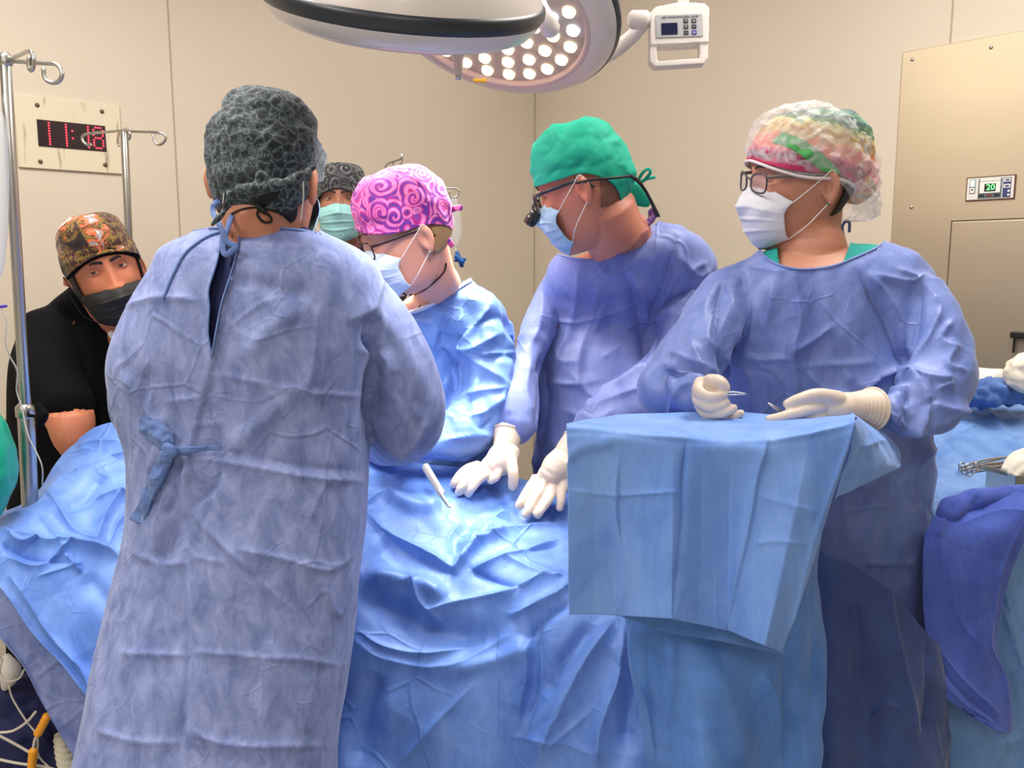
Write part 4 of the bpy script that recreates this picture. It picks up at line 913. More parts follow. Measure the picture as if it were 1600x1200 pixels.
# hemmed dark blue towel over the front edge
G = [[(1445, 832, 1.50), (1470, 800, 1.53), (1520, 790, 1.54), (1580, 770, 1.56), (1625, 775, 1.56)],
     [(1443, 870, 1.47), (1465, 850, 1.48), (1510, 840, 1.49), (1570, 820, 1.50), (1615, 800, 1.52)],
     [(1443, 930, 1.46), (1465, 920, 1.46), (1505, 905, 1.47), (1555, 890, 1.48), (1590, 870, 1.50)],
     [(1446, 990, 1.45), (1468, 985, 1.45), (1505, 975, 1.46), (1540, 960, 1.47), (1566, 945, 1.49)],
     [(1455, 1040, 1.44), (1478, 1040, 1.44), (1510, 1035, 1.45), (1540, 1025, 1.46), (1557, 1010, 1.48)],
     [(1468, 1080, 1.43), (1495, 1085, 1.43), (1525, 1090, 1.44), (1555, 1085, 1.46), (1575, 1065, 1.48)],
     [(1500, 1105, 1.43), (1525, 1120, 1.43), (1550, 1130, 1.44), (1572, 1130, 1.46), (1582, 1110, 1.48)],
     [(1545, 1128, 1.43), (1555, 1138, 1.43), (1565, 1144, 1.44), (1574, 1146, 1.46), (1580, 1140, 1.48)]]
tw = flipn(patch(G, 150, 240))
cloth(tw, [([(1448, 990), (1500, 1060), (1560, 1115)], .008, 4), ([(1446, 1005), (1490, 1065), (1560, 1130)], -.006, 4), ([(1450, 1020), (1490, 1085), (1550, 1130)], .006, 4), ([(1480, 880), (1495, 960), (1530, 1010)], .004, 8),
           ([(1600, 815), (1568, 880), (1552, 960), (1548, 1010), (1570, 1060), (1578, 1130)], .004, 3), ([(1610, 800), (1560, 800), (1500, 820)], .006, 6), ([(1475, 810), (1465, 840)], .01, 5)], ((.10, .002, 111),))
o = link('towel', tw, M['towel']); solid(o, .004); setp(o, 'royal blue hemmed towel hanging over the front edge of the right instrument table', 'towel')
tb = bvh(tw)
# folded roll of the towel on the table edge
r1 = ptube([(1466, 826, 1.52, 10), (1480, 800, 1.53, 16), (1510, 785, 1.55, 18), (1560, 776, 1.57, 16), (1620, 770, 1.6, 14)], seg=20)
rm = fuse([r1], .005, 3); cloth(rm, [([(1490, 800), (1500, 780)], -.006, 5), ([(1520, 795), (1530, 775)], -.005, 5)], ((.06, .004, 117),))
link('towel_roll', rm, M['towel'], o)
# white bundle, blue crumpled cloth, wrapped bag
def blob(name, px, py, Y, rx, ry, rz, mat, seedn, lam=.06, amp=.02, vox=.006, sq=.7):
    c = W(px, py, Y); u = np.linspace(0, 2 * pi, 40, endpoint=False); rr_ = []
    for v in np.linspace(-.46 * pi, .46 * pi, 22):
        rr_.append(np.stack([c[0] + rx * np.cos(u) * cos(v) ** sq, c[1] + ry * np.sin(u) * cos(v) ** sq, np.full(40, c[2] + rz * sin(v))], 1))
    me = fuse([closeloft(rr_)], vox, 2); cloth(me, (), ((lam, amp, seedn), (lam * .45, amp * .4, seedn + 2))); return me
setp(link('white_bundle', blob('w', 1532, 594, 2.26, .085, .05, .032, M['white'], 121, .09, .006), plain('white_cloth', srgb(232, 228, 218), .8)), 'white folded cloth bundle on the instrument table behind the nurse', 'cloth')
setp(link('crumpled_cloth', blob('b', 1550, 614, 2.14, .10, .06, .034, M['drape'], 125, .045, .011), fabric('crumple_blue', srgb(58, 94, 160), srgb(92, 130, 196))), 'crumpled mid blue cloth heap beside the white bundle', 'cloth')
setp(link('wrapped_bag', blob('g', 1606, 584, 2.08, .052, .05, .05, M['white'], 133, .035, .006), plain('ivory_wrap', srgb(238, 226, 204), .7)), 'ivory gathered cloth bag at the right frame edge on the table', 'bag')
# steel instrument basin with pads and clamps
bs = empty('instrument_basin', W(1590, 755, 1.72), 'small steel basin holding white pads on the right table', 'basin')
c = W(1592, 752, 1.70); v, f = box(c[0] + .012, c[1], c[2] - .0, .1, .08, .05, .008)
ring = join([box(c[0] + .03, c[1] - .05, c[2], .14, .004, .05, .001), box(c[0] - .038, c[1], c[2], .004, .1, .05, .001), box(c[0] + .03, c[1] + .05, c[2], .14, .004, .05, .001), box(c[0] + .03, c[1], c[2] - .023, .14, .1, .004, .001)])
link('bowl', mk(*ring), M['steel'], bs, None, False)
pd = [ptube([(1568, 735, 1.68, 5), (1585, 716, 1.70, 9), (1612, 706, 1.72, 10)], seg=12), ptube([(1578, 742, 1.67, 5), (1594, 724, 1.68, 9), (1620, 716, 1.70, 10)], seg=12), ptube([(1586, 745, 1.66, 4), (1603, 732, 1.67, 8), (1625, 726, 1.68, 9)], seg=12)]
setp(link('gauze_pads', fuse(pd, .003, 2), plain('gauze', srgb(236, 230, 214), .9)), 'white gauze pads bunched in the steel basin', 'gauze')
for i, (a, b_) in enumerate((((1508, 727, 1.70), (1575, 714, 1.72)), ((1512, 732, 1.69), (1572, 722, 1.71)), ((1520, 735, 1.685), (1578, 728, 1.70)), ((1532, 727, 1.675), (1580, 744, 1.68)))):
    t1 = wtube([a, ((a[0] + b_[0]) / 2, (a[1] + b_[1]) / 2 - 2, (a[2] + b_[2]) / 2), b_], .0022, seg=8)
    t2 = wtube([(a[0], a[1] + 4, a[2]), b_], .0018, seg=8)
    rg = []
    for s in (0, 5):
        cc = [(a[0] - 5 + 5 * cos(q), a[1] + s + 4 * sin(q), a[2]) for q in np.linspace(0, 2 * pi, 9)]; rg.append(wtube(cc, .0014, seg=6, capr=False))
    setp(link('surgical_clamp', mk(*join([t1, t2] + rg)), M['steel']), ['long steel clamp lying topmost in the fan of clamps by the basin', 'second steel clamp down in the fan by the basin', 'third steel clamp down in the fan by the basin', 'lowest steel clamp crossing in front of the basin rim'][i], 'surgical clamp', 'clamps beside the basin')
# ------------------------------------------------------------------ heads
HT = np.array([(-.125, .018, .066, .0), (-.118, .032, .080, .008), (-.108, .043, .088, .022), (-.095, .053, .092, .036), (-.075, .061, .0935, .048), (-.050, .067, .095, .064), (-.02, .0725, .0955, .085),
               (.0, .0745, .0955, .094), (.03, .0765, .098, .099), (.055, .0760, .096, .098), (.080, .070, .086, .092), (.100, .058, .070, .077), (.114, .042, .049, .056), (.124, .018, .022, .026)])
def hprof(z):
    z = np.asarray(z, float)
    return [np.interp(z, HTD[:, 0], HTD[:, i]) for i in (1, 2, 3)]
HTD = cr(HT, 200)
def headpt(phi, z, off=0.0, feat=True):
    """phi 0 = face front, +phi to local +x"""
    w, yf, yb = hprof(z); s = np.sin(phi); c = np.cos(phi); e = 2.25
    rr_ = 1 / (np.abs(s) ** e + np.abs(c) ** e) ** (1 / e)
    x = (w + off) * s * rr_; y = np.where(c > 0, yf + off, yb + off) * c * rr_
    if feat: y = y + np.where(c > .15, 1, 0) * facefeat(x, z)
    return np.stack([x, y, np.broadcast_to(z, x.shape)], -1)
def g2(x, a, s): return np.exp(-((x - a) / s) ** 2)
def facefeat(x, z):
    ax = np.abs(x); t = (.026 - z) / .062; h = np.where((t > -.15), (.004 + .020 * np.clip(t, 0, 1) ** 1.3) * sstep(t, -.3, .15) * (1 - sstep(t, .88, 1.08)), 0)
    f = h * np.exp(-(x / (.0075 + .005 * np.clip(t, 0, 1))) ** 2)
    f = f + .007 * g2(ax, .013, .006) * g2(z, -.030, .007)
    f = f - .0135 * g2(ax, .031, .015) * g2(z, .017, .0115) + .0045 * g2(ax, .028, .022) * g2(z, .036, .007)
    f = f + .004 * g2(ax, .044, .016) * g2(z, -.018, .016) + .006 * g2(ax, 0, .022) * g2(z, -.0595, .0048) + .006 * g2(ax, 0, .018) * g2(z, -.0705, .0055) - .003 * g2(ax, 0, .02) * g2(z, -.0645, .002)
    f = f + .006 * g2(ax, 0, .02) * g2(z, -.099, .013) - .003 * g2(ax, 0, .02) * g2(z, -.083, .006)
    return f
def headmat(px, py, Y, az, pitch=0, roll=0, s=1.0):
    Mx = Matrix.Translation(Vector(W(px, py, Y))) @ Matrix.Rotation(rad(az), 4, 'Z') @ Matrix.Rotation(rad(pitch), 4, 'X') @ Matrix.Rotation(rad(roll), 4, 'Y')
    return Mx @ Matrix.Scale(s, 4)
def head_parts(H):
    ph = np.arange(112) * 2 * pi / 112; out = []
    for z in np.linspace(-.124, .1235, 96): out.append(headpt(ph, np.full(112, z)))
    P = [xf(closeloft(out), H)]
    for sx in (-1, 1):     # ears: dished shells leaning outward
        u = np.linspace(0, 2 * pi, 28, endpoint=False); rg = []
        for v in np.linspace(-.48 * pi, .48 * pi, 18):
            a = np.cos(v); X = np.sin(v) * .0085 * np.ones(28)
            yy = .0185 * a ** .8 * np.cos(u); zz = .0325 * a ** .8 * np.sin(u); yy = yy * (1 + .18 * np.sin(u)) 
            dish = np.exp(-((yy - .002) / .008) ** 2 - ((zz - .002) / .015) ** 2) * .013 * (np.sin(v) > 0)
            lobe = .3 * np.clip(-zz / .03, 0, 1)
            rg.append(np.stack([X - dish, yy * (1 - lobe), zz], 1))
        e = closeloft(rg)
        Me = H @ Matrix.Translation((sx * .084, -.014, -.002)) @ Matrix.Rotation(sx * rad(30), 4, 'Z') @ Matrix.Rotation(rad(-8), 4, 'X') @ Matrix.Diagonal((sx, 1, 1, 1))
        P.append(xf(e, Me))
    return P
def lids(H, opening=.32, sx=1, droop=0):
    """eyelid shells around an eyeball"""
    c = np.array((sx * .031, .0725, .017)); out = []
    for sgn in (1, -1):
        V = []; n = 18; m = 7
        for i in range(n):
            az = (i / (n - 1) - .5) * rad(150); e0 = (opening * (1.0 if sgn > 0 else .75) - (droop if sgn > 0 else -droop * .3)) * cos(az * 1.15) * sgn if abs(az * 1.15) < pi / 2 else 0
            for j in range(m):
                el = e0 + (sgn * rad(72) - e0) * j / (m - 1); r = .0132
                V.append((c[0] + r * cos(el) * sin(az), c[1] + r * cos(el) * cos(az), c[2] + r * sin(el)))
        Fc = [(i * m + j, (i + 1) * m + j, (i + 1) * m + j + 1, i * m + j + 1) for i in range(n - 1) for j in range(m - 1)]
        out.append(xf((V, Fc), H))
    return out
irism = plain('iris_brown', srgb(52, 30, 18), .15); pupm = plain('pupil', srgb(8, 6, 6), .08); whm = plain('eye_white', srgb(222, 212, 204), .15)
def eye(H, sx, gaze, par):
    V = []; n = 32; m = 20; r = .0122
    g = Vector(gaze).normalized(); B = basis((sx * .031, .0725, .017), g, (0, 0, 1) if abs(g.z) < .9 else (1, 0, 0))
    prof = [(r * sin(t) + 1e-5, r * cos(t)) for t in np.linspace(0, pi, m)]
    v, f = lathe(prof, n); me = mk(v, f); o = link('eye', me, [whm, irism, pupm], par, H @ B)
    for p in me.polygons:
        z = sum(v[i][2] for i in p.vertices) / 4 / r
        p.material_index = 2 if z > cos(rad(13)) else (1 if z > cos(rad(30)) else 0)
    return o
def brow(H, sx, par, mat, th=.0028, arch=.004):
    P = []
    for t in np.linspace(0, 1, 9):
        x = .012 + .036 * t; z = .034 + arch * sin(t * 2.6) ; ph = math.atan2(x, .094)
        p = headpt(np.array([sx * ph]), np.array([z]), .001)[0]; P.append((p[0], p[1], p[2], th * (1 - .7 * t ** 3)))
    link('eyebrow', mk(*tube(P, seg=8, sub=2, flat=.5, nrm=(0, 1, 0))), mat, par, H)
def body(person, H, torso_rows, neck, arms, skm, vox=.0032, lid=None, ex=2.3, shrink=.022, neckr=(.056, .058, .066), armk=.5):
    rows = []
    for i, r in enumerate(torso_rows):
        sh_ = shrink if i < 3 else shrink + .028
        k = sh_ / MPP(r[0], r[3]); a, b_ = r[1] + k, r[2] - k
        if b_ - a < 30: a, b_ = (r[1] + r[2]) / 2 - 15, (r[1] + r[2]) / 2 + 15
        rows.append((r[0] + 10, a, b_, r[3], max(.03, r[4] - sh_)))
    hip = [r for r in rows if W(400, r[0], r[3])[2] > .82]
    tor = rings(hip, ex=ex)
    h0 = H @ Vector((0, -.028, -.045)); h1 = H @ Vector((0, -.03, -.10)); nb = Vector(W(*neck)); sc = H.to_scale()[0]
    hn = tube([tuple(h0) + (neckr[0] * sc,), tuple(h1.lerp(nb, .25)) + (neckr[1] * sc,), tuple(nb) + (neckr[2] * sc,), tuple(nb - Vector((0, 0, .09))) + (neckr[2] * .9,)], seg=36, sub=6)
    parts = head_parts(H) + [hn, tor]
    for a in arms: parts.append(ptube([(q[0], q[1], q[2] + .012, q[3] * armk) for q in a], seg=20))
    last = hip[-1]; c = W((last[1] + last[2]) / 2, last[0], last[3]); hw = (last[2] - last[1]) / 2 * MPP(last[0], last[3])
    for s in (-1, 1):
        x = c[0] + s * min(.1, hw * .5)
        parts.append(tube([(x, c[1], c[2] + .05, .09), (x, c[1], c[2] - .1, .088), (x + s * .01, c[1], .48, .06), (x + s * .015, c[1] + .01, .3, .052), (x + s * .015, c[1] + .01, .09, .036)], seg=20))
    me = fuse(parts, vox, 4, .45)
    if lid:
        bm = bmesh.new(); bm.from_mesh(me)
        V, Fc = join([q for sx in (-1, 1) for q in lids(H, lid[0], sx, lid[1])]); vs = [bm.verts.new(v) for v in V]
        for f in Fc: bm.faces.new([vs[i] for i in f])
        bm.to_mesh(me); bm.free()
    o = link('body', me, skm, person)
    for s in (-1, 1):
        x = c[0] + s * min(.1, hw * .5) + s * .015; y = c[1]
        sg = 1 if math.cos(math.radians(0)) and (H.to_3x3() @ Vector((0, 1, 0))).y > 0 else -1
        sh = tube([(x, y - sg * .06, .05, .042), (x, y + sg * .04, .05, .047), (x, y + sg * .16, .042, .04), (x, y + sg * .21, .036, .03)], seg=20, flat=.8, nrm=(0, 0, 1))
        link('shoe', mk(*sh), SHOE, person)
    return o
SHOE = plain('shoe_cover', srgb(60, 90, 160), .8)
sk1 = skin('skin_tan', srgb(204, 146, 116)); sk2 = skin('skin_fair', srgb(232, 176, 150)); sk3 = skin('skin_ruddy', srgb(200, 136, 112)); sk4 = skin('skin_olive', srgb(196, 144, 118)); sk5 = skin('skin_warm', srgb(204, 134, 98)); sk6 = skin('skin_dusky', srgb(158, 112, 88))
hairb = plain('hair_black', srgb(22, 18, 20), .55, bump=1, bs=900); hairl = plain('hair_light', srgb(176, 138, 92), .6, bump=1, bs=600); browm = plain('brow_dark', srgb(44, 28, 24), .8)

# ------------------------------------------------------------------ caps, masks, glasses, gloves
def cap_mesh(zf, zs, zb, ztop, pw=.008, pf=.008, pb=.012, cy=0.0, s1=.95, s2=.6, tight=.18, crum=(.05, .004, 1), nphi=200, na=90, extra=None, hemoff=.004, eb=2.0):
    ph = np.arange(nphi) * 2 * pi / nphi; c = np.cos(ph); s = np.sin(ph)
    zh = zs + np.where(c > 0, (zf - zs) * c ** 2, (zb - zs) * np.abs(c) ** eb)
    hem = headpt(ph, zh, hemoff, False); e = 2.2; rr_ = 1 / (np.abs(s) ** e + np.abs(c) ** e) ** (1 / e)
    big = np.stack([(.0765 + pw) * s * rr_, np.where(c > 0, .098 + pf, .099 + pb) * c * rr_], 1); rg = []
    for a in np.linspace(0, 1, na):
        th = a * pi / 2; k = sstep(a, 0, tight); h = sin(th) ** s1; q = max(cos(th), 0) ** s2
        xy = (hem[:, :2] * (1 - k) + big * k) * max(q, .004); xy[:, 1] += cy * h
        rg.append(np.column_stack([xy, zh + (ztop - zh) * h]))
    V = np.vstack(rg); n = nphi
    pp_ = np.arctan2(V[:, 0], V[:, 1]); zz_ = np.minimum(V[:, 2], .1225); Rh = np.linalg.norm(headpt(pp_, zz_, .007, False)[:, :2], axis=1); rr0 = np.linalg.norm(V[:, :2], axis=1) + 1e-9
    kf = np.where(V[:, 2] < .128, np.maximum(1, Rh / rr0), 1); V[:, :2] *= np.minimum(kf, 1.35)[:, None]
    Fc = [(i * n + j, i * n + (j + 1) % n, (i + 1) * n + (j + 1) % n, (i + 1) * n + j) for i in range(na - 1) for j in range(n)]
    if extra is not None: V = extra(V)
    me = mk(V, Fc); N = getn(me); V = getv(me)
    fade = np.repeat(sstep(np.linspace(0, 1, na), 0, .1), n)
    d = crumple(V, crum[0], crum[2]) * crum[1] + crumple(V, crum[0] * .4, crum[2] + 5) * crum[1] * .35
    setv(me, V + N * (d * fade)[:, None]); return me
def add_cap(H, par, mat, name='cap', sol=.0016, **kw):
    o = link(name, cap_mesh(**kw), mat, par, H); solid(o, sol); return o
def shell(H, par, name, mat, p0, p1, z0f, z1f, off, n=60, m=24, th=.002, bump=0):
    V = []
    for i in range(n):
        ph = rad(p0 + (p1 - p0) * i / (n - 1))
        for j in range(m):
            t = j / (m - 1); z = z0f(ph) + (z1f(ph) - z0f(ph)) * t; ed = min(1, min(t, 1 - t) * 6 + .1)
            V.append(headpt(np.array([ph]), np.array([z]), off * ed + bump * random.random(), False)[0])
    Fc = [(i * m + j, (i + 1) * m + j, (i + 1) * m + j + 1, i * m + j + 1) for i in range(n - 1) for j in range(m - 1)]
    o = link(name, mk(V, Fc), mat, par, H); solid(o, th); return o
def mask_mesh(top=.002, side_t=-.026, bot=-.124, side_b=-.086, span=76, puff=.0, seed=1, pleat=.0028, sw=.0):
    n, m = 90, 90; V = []
    yc = cr([(.0, .1005), (.12, .1195), (.30, .1285), (.5, .122), (.75, .112), (.9, .103), (1, .088)], 200)
    for j in range(m):
        v = j / (m - 1)
        for i in range(n):
            s = (i / (n - 1)) * 2 - 1; k = abs(s) ** 1.6
            z = (top + (bot - top) * v) * (1 - k) + (side_t + (side_b - side_t) * v) * k
            ph = s * rad(span); w = float(hprof(z)[0]) + .0065
            yy = float(np.interp(v, yc[:, 0], yc[:, 1])) + puff * sin(v * pi)
            nose = exp_(-(s / .17) ** 2) * (1 - sstep(v, .25, .6)) * .010
            x = w * sin(ph) ; y = .018 + (yy - .012 - .018) * cos(ph) ** .75 + nose
            pl = 0
            for q in (.3, .5, .7): pl += max(0, 1 - abs(v - q - .02 * sin(s * 3)) / .05) * pleat * (1 - k * .8)
            V.append((x * (1 + pl * 3), y + pl, z + sw * s))
    Fc = [(j * n + i, j * n + i + 1, (j + 1) * n + i + 1, (j + 1) * n + i) for j in range(m - 1) for i in range(n - 1)]
    me = mk(V, Fc); V = getv(me); N = getn(me); setv(me, V + N * (crumple(V, .03, seed) * .0012)[:, None]); return me
exp_ = math.exp
def add_mask(H, par, mat, loop, sides=(-1, 1), **kw):
    o = link('face_mask', mask_mesh(**kw), mat, par, H); solid(o, .0012)
    st = kw.get('side_t', -.026); sb = kw.get('side_b', -.086); sp = rad(kw.get('span', 76)); xx = .0735 * sin(sp)
    for sx in sides:
        for (z, zz, zend) in ((st, .0, .030), (sb, -.03, -.028)):
            yy_ = .1035 if z > -.06 else .095
            a = (sx * (float(hprof(z)[0]) + .0075) * sin(sp), .018 + (yy_ - .030) * cos(sp) ** .75, z)
            P = [a + (.0011,), (sx * .0835, .026, z * .6 + zend * .4, .0011), (sx * .0875, .0, z * .2 + zend * .8, .0011), (sx * .0885, -.014, zend, .0011), (sx * .089, -.026, zend * .55, .0011)]
            link('ear_loop', mk(*tube(P, seg=6, sub=5)), loop, o, H)
    return o
def add_glasses(H, par, mat, glass, lw=.026, lh=.018, y=.108, z=.014, r=.0019, fz=0, temple=None):
    g = []; ob = None
    for sx in (-1, 1):
        P = []
        for t in np.linspace(0, 2 * pi, 25):
            c_, s_ = cos(t), sin(t); q = 1 / (abs(c_) ** 3.2 + abs(s_) ** 3.2) ** (1 / 3.2)
            X = lw * c_ * q; Z = lh * s_ * q * (1 + .12 * c_ * 1); P.append((sx * (.0345 + X), y - .010 * ((.0345 + X) / .06) ** 2, z + Z, r))
        g.append(tube(P, seg=8, sub=2, capr=False))
    g.append(tube([(-.010, y + .001, z + .006, r), (0, y + .003, z + .009, r), (.010, y + .001, z + .006, r)], seg=8))
    o = link('glasses', mk(*join(g)), mat, par, H)
    for sx in (-1, 1):
        link('temple', mk(*tube([(sx * .060, y - .010, z + .012, r * 1.2), (sx * .072, y - .035, z + .014, r * 1.2), (sx * .081, .0, z + .016, r * 1.2), (sx * .083, -.02, z + .010, r), (sx * .081, -.035, z - .008, r)], seg=8, flat=1.6, nrm=(0, 0, 1))), temple or mat, o, H)
        P = [(sx * .0345 + .98 * lw * cos(t) / (abs(cos(t)) ** 3.2 + abs(sin(t)) ** 3.2) ** (1 / 3.2), 0, z + .98 * lh * sin(t) / (abs(cos(t)) ** 3.2 + abs(sin(t)) ** 3.2) ** (1 / 3.2)) for t in np.linspace(0, 2 * pi, 24, endpoint=False)]
        V = [(p[0], y - .010 * (p[0] / .06) ** 2, p[2]) for p in P] + [(p[0], y - .0015 - .010 * (p[0] / .06) ** 2, p[2]) for p in P]; k = 24
        link('lens', mk(V, [tuple(range(k)), tuple(range(2 * k - 1, k - 1, -1))] + [(i, (i + 1) % k, k + (i + 1) % k, k + i) for i in range(k)]), glass, o, H, False)
    return o
glovem = skin('latex_glove', srgb(222, 208, 192), .06)
def glove(par, chains, palm, cuff, name='glove', ribs=0, vox=.0022):
    parts = [ptube(c, seg=16, sub=6) for c in chains] + [ptube(p, seg=22, sub=6) for p in palm]
    me = fuse(parts, vox, 3, .5); V = getv(me); N = getn(me)
    setv(me, V + N * (crumple(V, .022, 7) * .0006)[:, None]); o = link(name, me, glovem, par)
    if cuff:
        c = ptube(cuff, seg=40, sub=10); me = fuse([c], .0025, 1); V = getv(me); N = getn(me)
        A = W(*cuff[0][:3]); B = W(*cuff[-1][:3]); d = (B - A) / np.linalg.norm(B - A); t = (V - A) @ d
        if ribs: setv(me, V + N * (np.sin(t * 2 * pi / .0075 + vnoise(V * 60, 3) * 3) * .0009)[:, None])
        link('cuff', me, glovem, o)
        n = 28; P = []
        u = np.cross(d, (0, 1, .3)); u /= np.linalg.norm(u); w = np.cross(d, u); r = cuff[-1][3] * MPP(cuff[-1][1], cuff[-1][2])
        P = [tuple(B + r * 1.0 * (cos(q) * u + sin(q) * w)) + (.0022,) for q in np.linspace(0, 2 * pi, n)]
        link('cuff_bead', mk(*tube(P, seg=8, sub=2, capr=False)), glovem, o)
    return o
# ------------------------------------------------------------------ cutting cloth along photographed edges
def poly_sd(px, py, poly):
    """signed distance to polygon edge (negative inside) and nearest boundary point"""
    n = len(poly); best = np.full(len(px), 1e9); bx = np.zeros(len(px)); by = np.zeros(len(px)); ins = np.zeros(len(px), bool)
    for i in range(n):
        (ax, ay), (cx, cy) = poly[i], poly[(i + 1) % n]; dx, dy = cx - ax, cy - ay; L = dx * dx + dy * dy + 1e-9
        t = np.clip(((px - ax) * dx + (py - ay) * dy) / L, 0, 1); qx = ax + t * dx; qy = ay + t * dy
        d = np.hypot(px - qx, py - qy); m = d < best; best[m] = d[m]; bx[m] = qx[m]; by[m] = qy[m]
        cr_ = ((ay > py) != (cy > py)) & (px < (cx - ax) * (py - ay) / (cy - ay + 1e-12) + ax); ins ^= cr_
    return np.where(ins, -best, best), bx, by
def cut(me, poly, snap=3.5, front=True, keep=False, cond=None):
    V, N = recalc(me); px, py = proj(V); sd, bx, by = poly_sd(px, py, poly)
    view = V - np.array((0, 0, CAMZ)); dist = np.linalg.norm(view, axis=1); vd = view / dist[:, None]
    fr = (vd * N).sum(1) < .15 if front else np.ones(len(V), bool)
    if cond is not None: fr &= cond(V)
    m = np.where((np.abs(sd) < snap) & fr)[0]
    sc = dist[m] / F
    V[m, 0] += (bx[m] - px[m]) * sc; V[m, 2] -= (by[m] - py[m]) * sc
    setv(me, V); V2 = V; px, py = proj(V2); 
    bm = bmesh.new(); bm.from_mesh(me); dele = []
    fc = np.array([f.calc_center_median()[:] for f in bm.faces]); px, py = proj(fc); sd, _, _ = poly_sd(px, py, poly)
    fn = np.array([f.normal[:] for f in bm.faces]); vw = fc - np.array((0, 0, CAMZ)); vw /= np.linalg.norm(vw, axis=1)[:, None]
    fr = ((vw * fn).sum(1) < .15) if front else np.ones(len(fc), bool)
    if cond is not None: fr &= cond(fc)
    bad = (sd < 0) & fr
    if keep: bad = ~bad
    bm.faces.ensure_lookup_table(); bmesh.ops.delete(bm, geom=[bm.faces[i] for i in np.where(bad)[0]], context='FACES')
    bmesh.ops.delete(bm, geom=[v for v in bm.verts if not v.link_faces], context='VERTS')
    bm.to_mesh(me); bm.free(); me.update(); return me
def fixpoke(o, tree, curve, d=.006, cond=None, n=1):
    me = o.data; V = getv(me); px, py = proj(V)
    cx = [c[0] for c in curve]; cy = [c[1] for c in curve]
    sel = py > np.interp(px, cx, cy) + 2
    if cond is not None: sel &= cond(V)
    for i in list(np.where(sel)[0]) * n:
        r = tree.find_nearest(Vector(V[i]), .09)
        if r[0] is None: continue
        if (Vector(V[i]) - r[0]).dot(r[1]) > -d: V[i] = r[0] - r[1] * d
    setv(me, V)
def inset_copy(me, d):
    c = me.copy(); c.materials.clear(); V, N = recalc(c); setv(c, V - N * d); return c
def surf_patch(tree, rows, nu, nv, lift):
    R = np.array([cr(np.array(r, float), nu) for r in rows]); P = np.stack([cr(R[:, j, :], nv) for j in range(nu)], 1)
    idx = {}; V = []; Fc = []
    for i in range(nv):
        for j in range(nu):
            h = hit(tree, P[i, j, 0], P[i, j, 1], lift)
            if h is not None: idx[i, j] = len(V); V.append(h)
    for i in range(nv - 1):
        for j in range(nu - 1):
            k = [(i, j), (i + 1, j), (i + 1, j + 1), (i, j + 1)]
            if all(q in idx for q in k): Fc.append([idx[q] for q in k])
    return mk(V, Fc)
def wtree(o):
    me = o.data; V = getv(me); Mw = np.array(o.parent.matrix_basis @ o.matrix_parent_inverse @ o.matrix_basis if o.parent else o.matrix_basis)
    V = V @ Mw[:3, :3].T + Mw[:3, 3]
    return BVHTree.FromPolygons([tuple(v) for v in V], [p.vertices for p in me.polygons])
def hwt(o, H):
    V = getv(o.data); Mw = np.array(H); V = V @ Mw[:3, :3].T + Mw[:3, 3]
    return BVHTree.FromPolygons([tuple(v) for v in V], [p.vertices[:] for p in o.data.polygons])
def ribbon(pts, w, th=.0012, nrm=(0, -1, 0)):
    """flat strap through (px,py,Y) pixel points"""
    return tube([tuple(W(*p[:3])) + (w,) for p in pts], seg=12, sub=6, flat=th / w, nrm=nrm)
def surf_ribbon(tree, pts, w, lift=.002):
    t = on_surf(tree, pts, w, lift, seg=10, flat=.25, nrm=(0, -1, .2)); return t
# ================================================================== A
HA = headmat(416, 286, 1.40, -6, -1, 4, 1.0)
rowsA = [(340, 350, 475, 1.42, .06), (362, 305, 505, 1.42, .085), (388, 262, 556, 1.42, .115), (420, 236, 588, 1.42, .135), (480, 206, 600, 1.42, .15), (560, 186, 592, 1.42, .155), (640, 194, 582, 1.42, .15), (770, 208, 574, 1.40, .15), (910, 190, 558, 1.38, .17)]
bodyA = body(PA, HA, rowsA, (418, 380, 1.43), [[(245, 450, 1.43, 34), (222, 530, 1.44, 34), (222, 650, 1.54, 30), (245, 680, 1.68, 24)], [(545, 450, 1.43, 38), (585, 510, 1.44, 40), (625, 640, 1.49, 34), (600, 690, 1.75, 24)]], sk1, .0035, neckr=(.058, .058, .07))
scrA = inset_copy(gA, .012)
cutpoly = [(346, 350), (373, 350), (372, 385), (360, 430), (345, 480), (331, 557), (325, 520), (327, 480), (325, 452), (340, 405)]
neckA = [(300, 300), (300, 362), (330, 356), (365, 353), (420, 353), (470, 358), (500, 364), (520, 300)]
cut(scrA, [(310, 280), (312, 350), (345, 350), (380, 352), (420, 353), (470, 354), (500, 360), (520, 280)], front=False)
cut(scrA, [(230, 280), (230, 620), (600, 620), (600, 280)], keep=True, front=True)
so = link('scrub_top', scrA, M['scrubnavy'], PA); solid(so, .0015)
treeA = bvh(gA)
cut(gA, cutpoly); cut(gA, neckA, front=False)
fixpoke(bodyA, treeA, [(200, 340), (300, 366), (420, 358), (500, 370), (700, 380)])
go = link('gown', gA, M['gownA'], PA); solid(go, .0015)
pip = M['tieA'] = fabric('tie_blue', srgb(78, 106, 168), srgb(104, 132, 190), rough=.7)
pr = [on_surf(treeA, [(303, 362), (335, 357), (375, 356), (420, 356), (470, 360), (500, 366)], .0028, .0025), on_surf(treeA, [(374, 360), (372, 388), (360, 430), (345, 480), (331, 556)], .0016, .002), on_surf(treeA, [(346, 362), (340, 405), (326, 452), (327, 480), (325, 520), (331, 556)], .0016, .002)]
link('collar_binding', mk(*join([p for p in pr if p])), pip, go)
ties = [wtube([(352, 312, 1.34), (336, 318, 1.325), (333, 332, 1.32), (343, 352, 1.30), (356, 378, 1.29), (369, 385, 1.285), (352, 398, 1.285), (349, 380, 1.29), (356, 355, 1.30), (364, 330, 1.33)], .0045, seg=10, flat=.3, nrm=(0, -1, 0))]
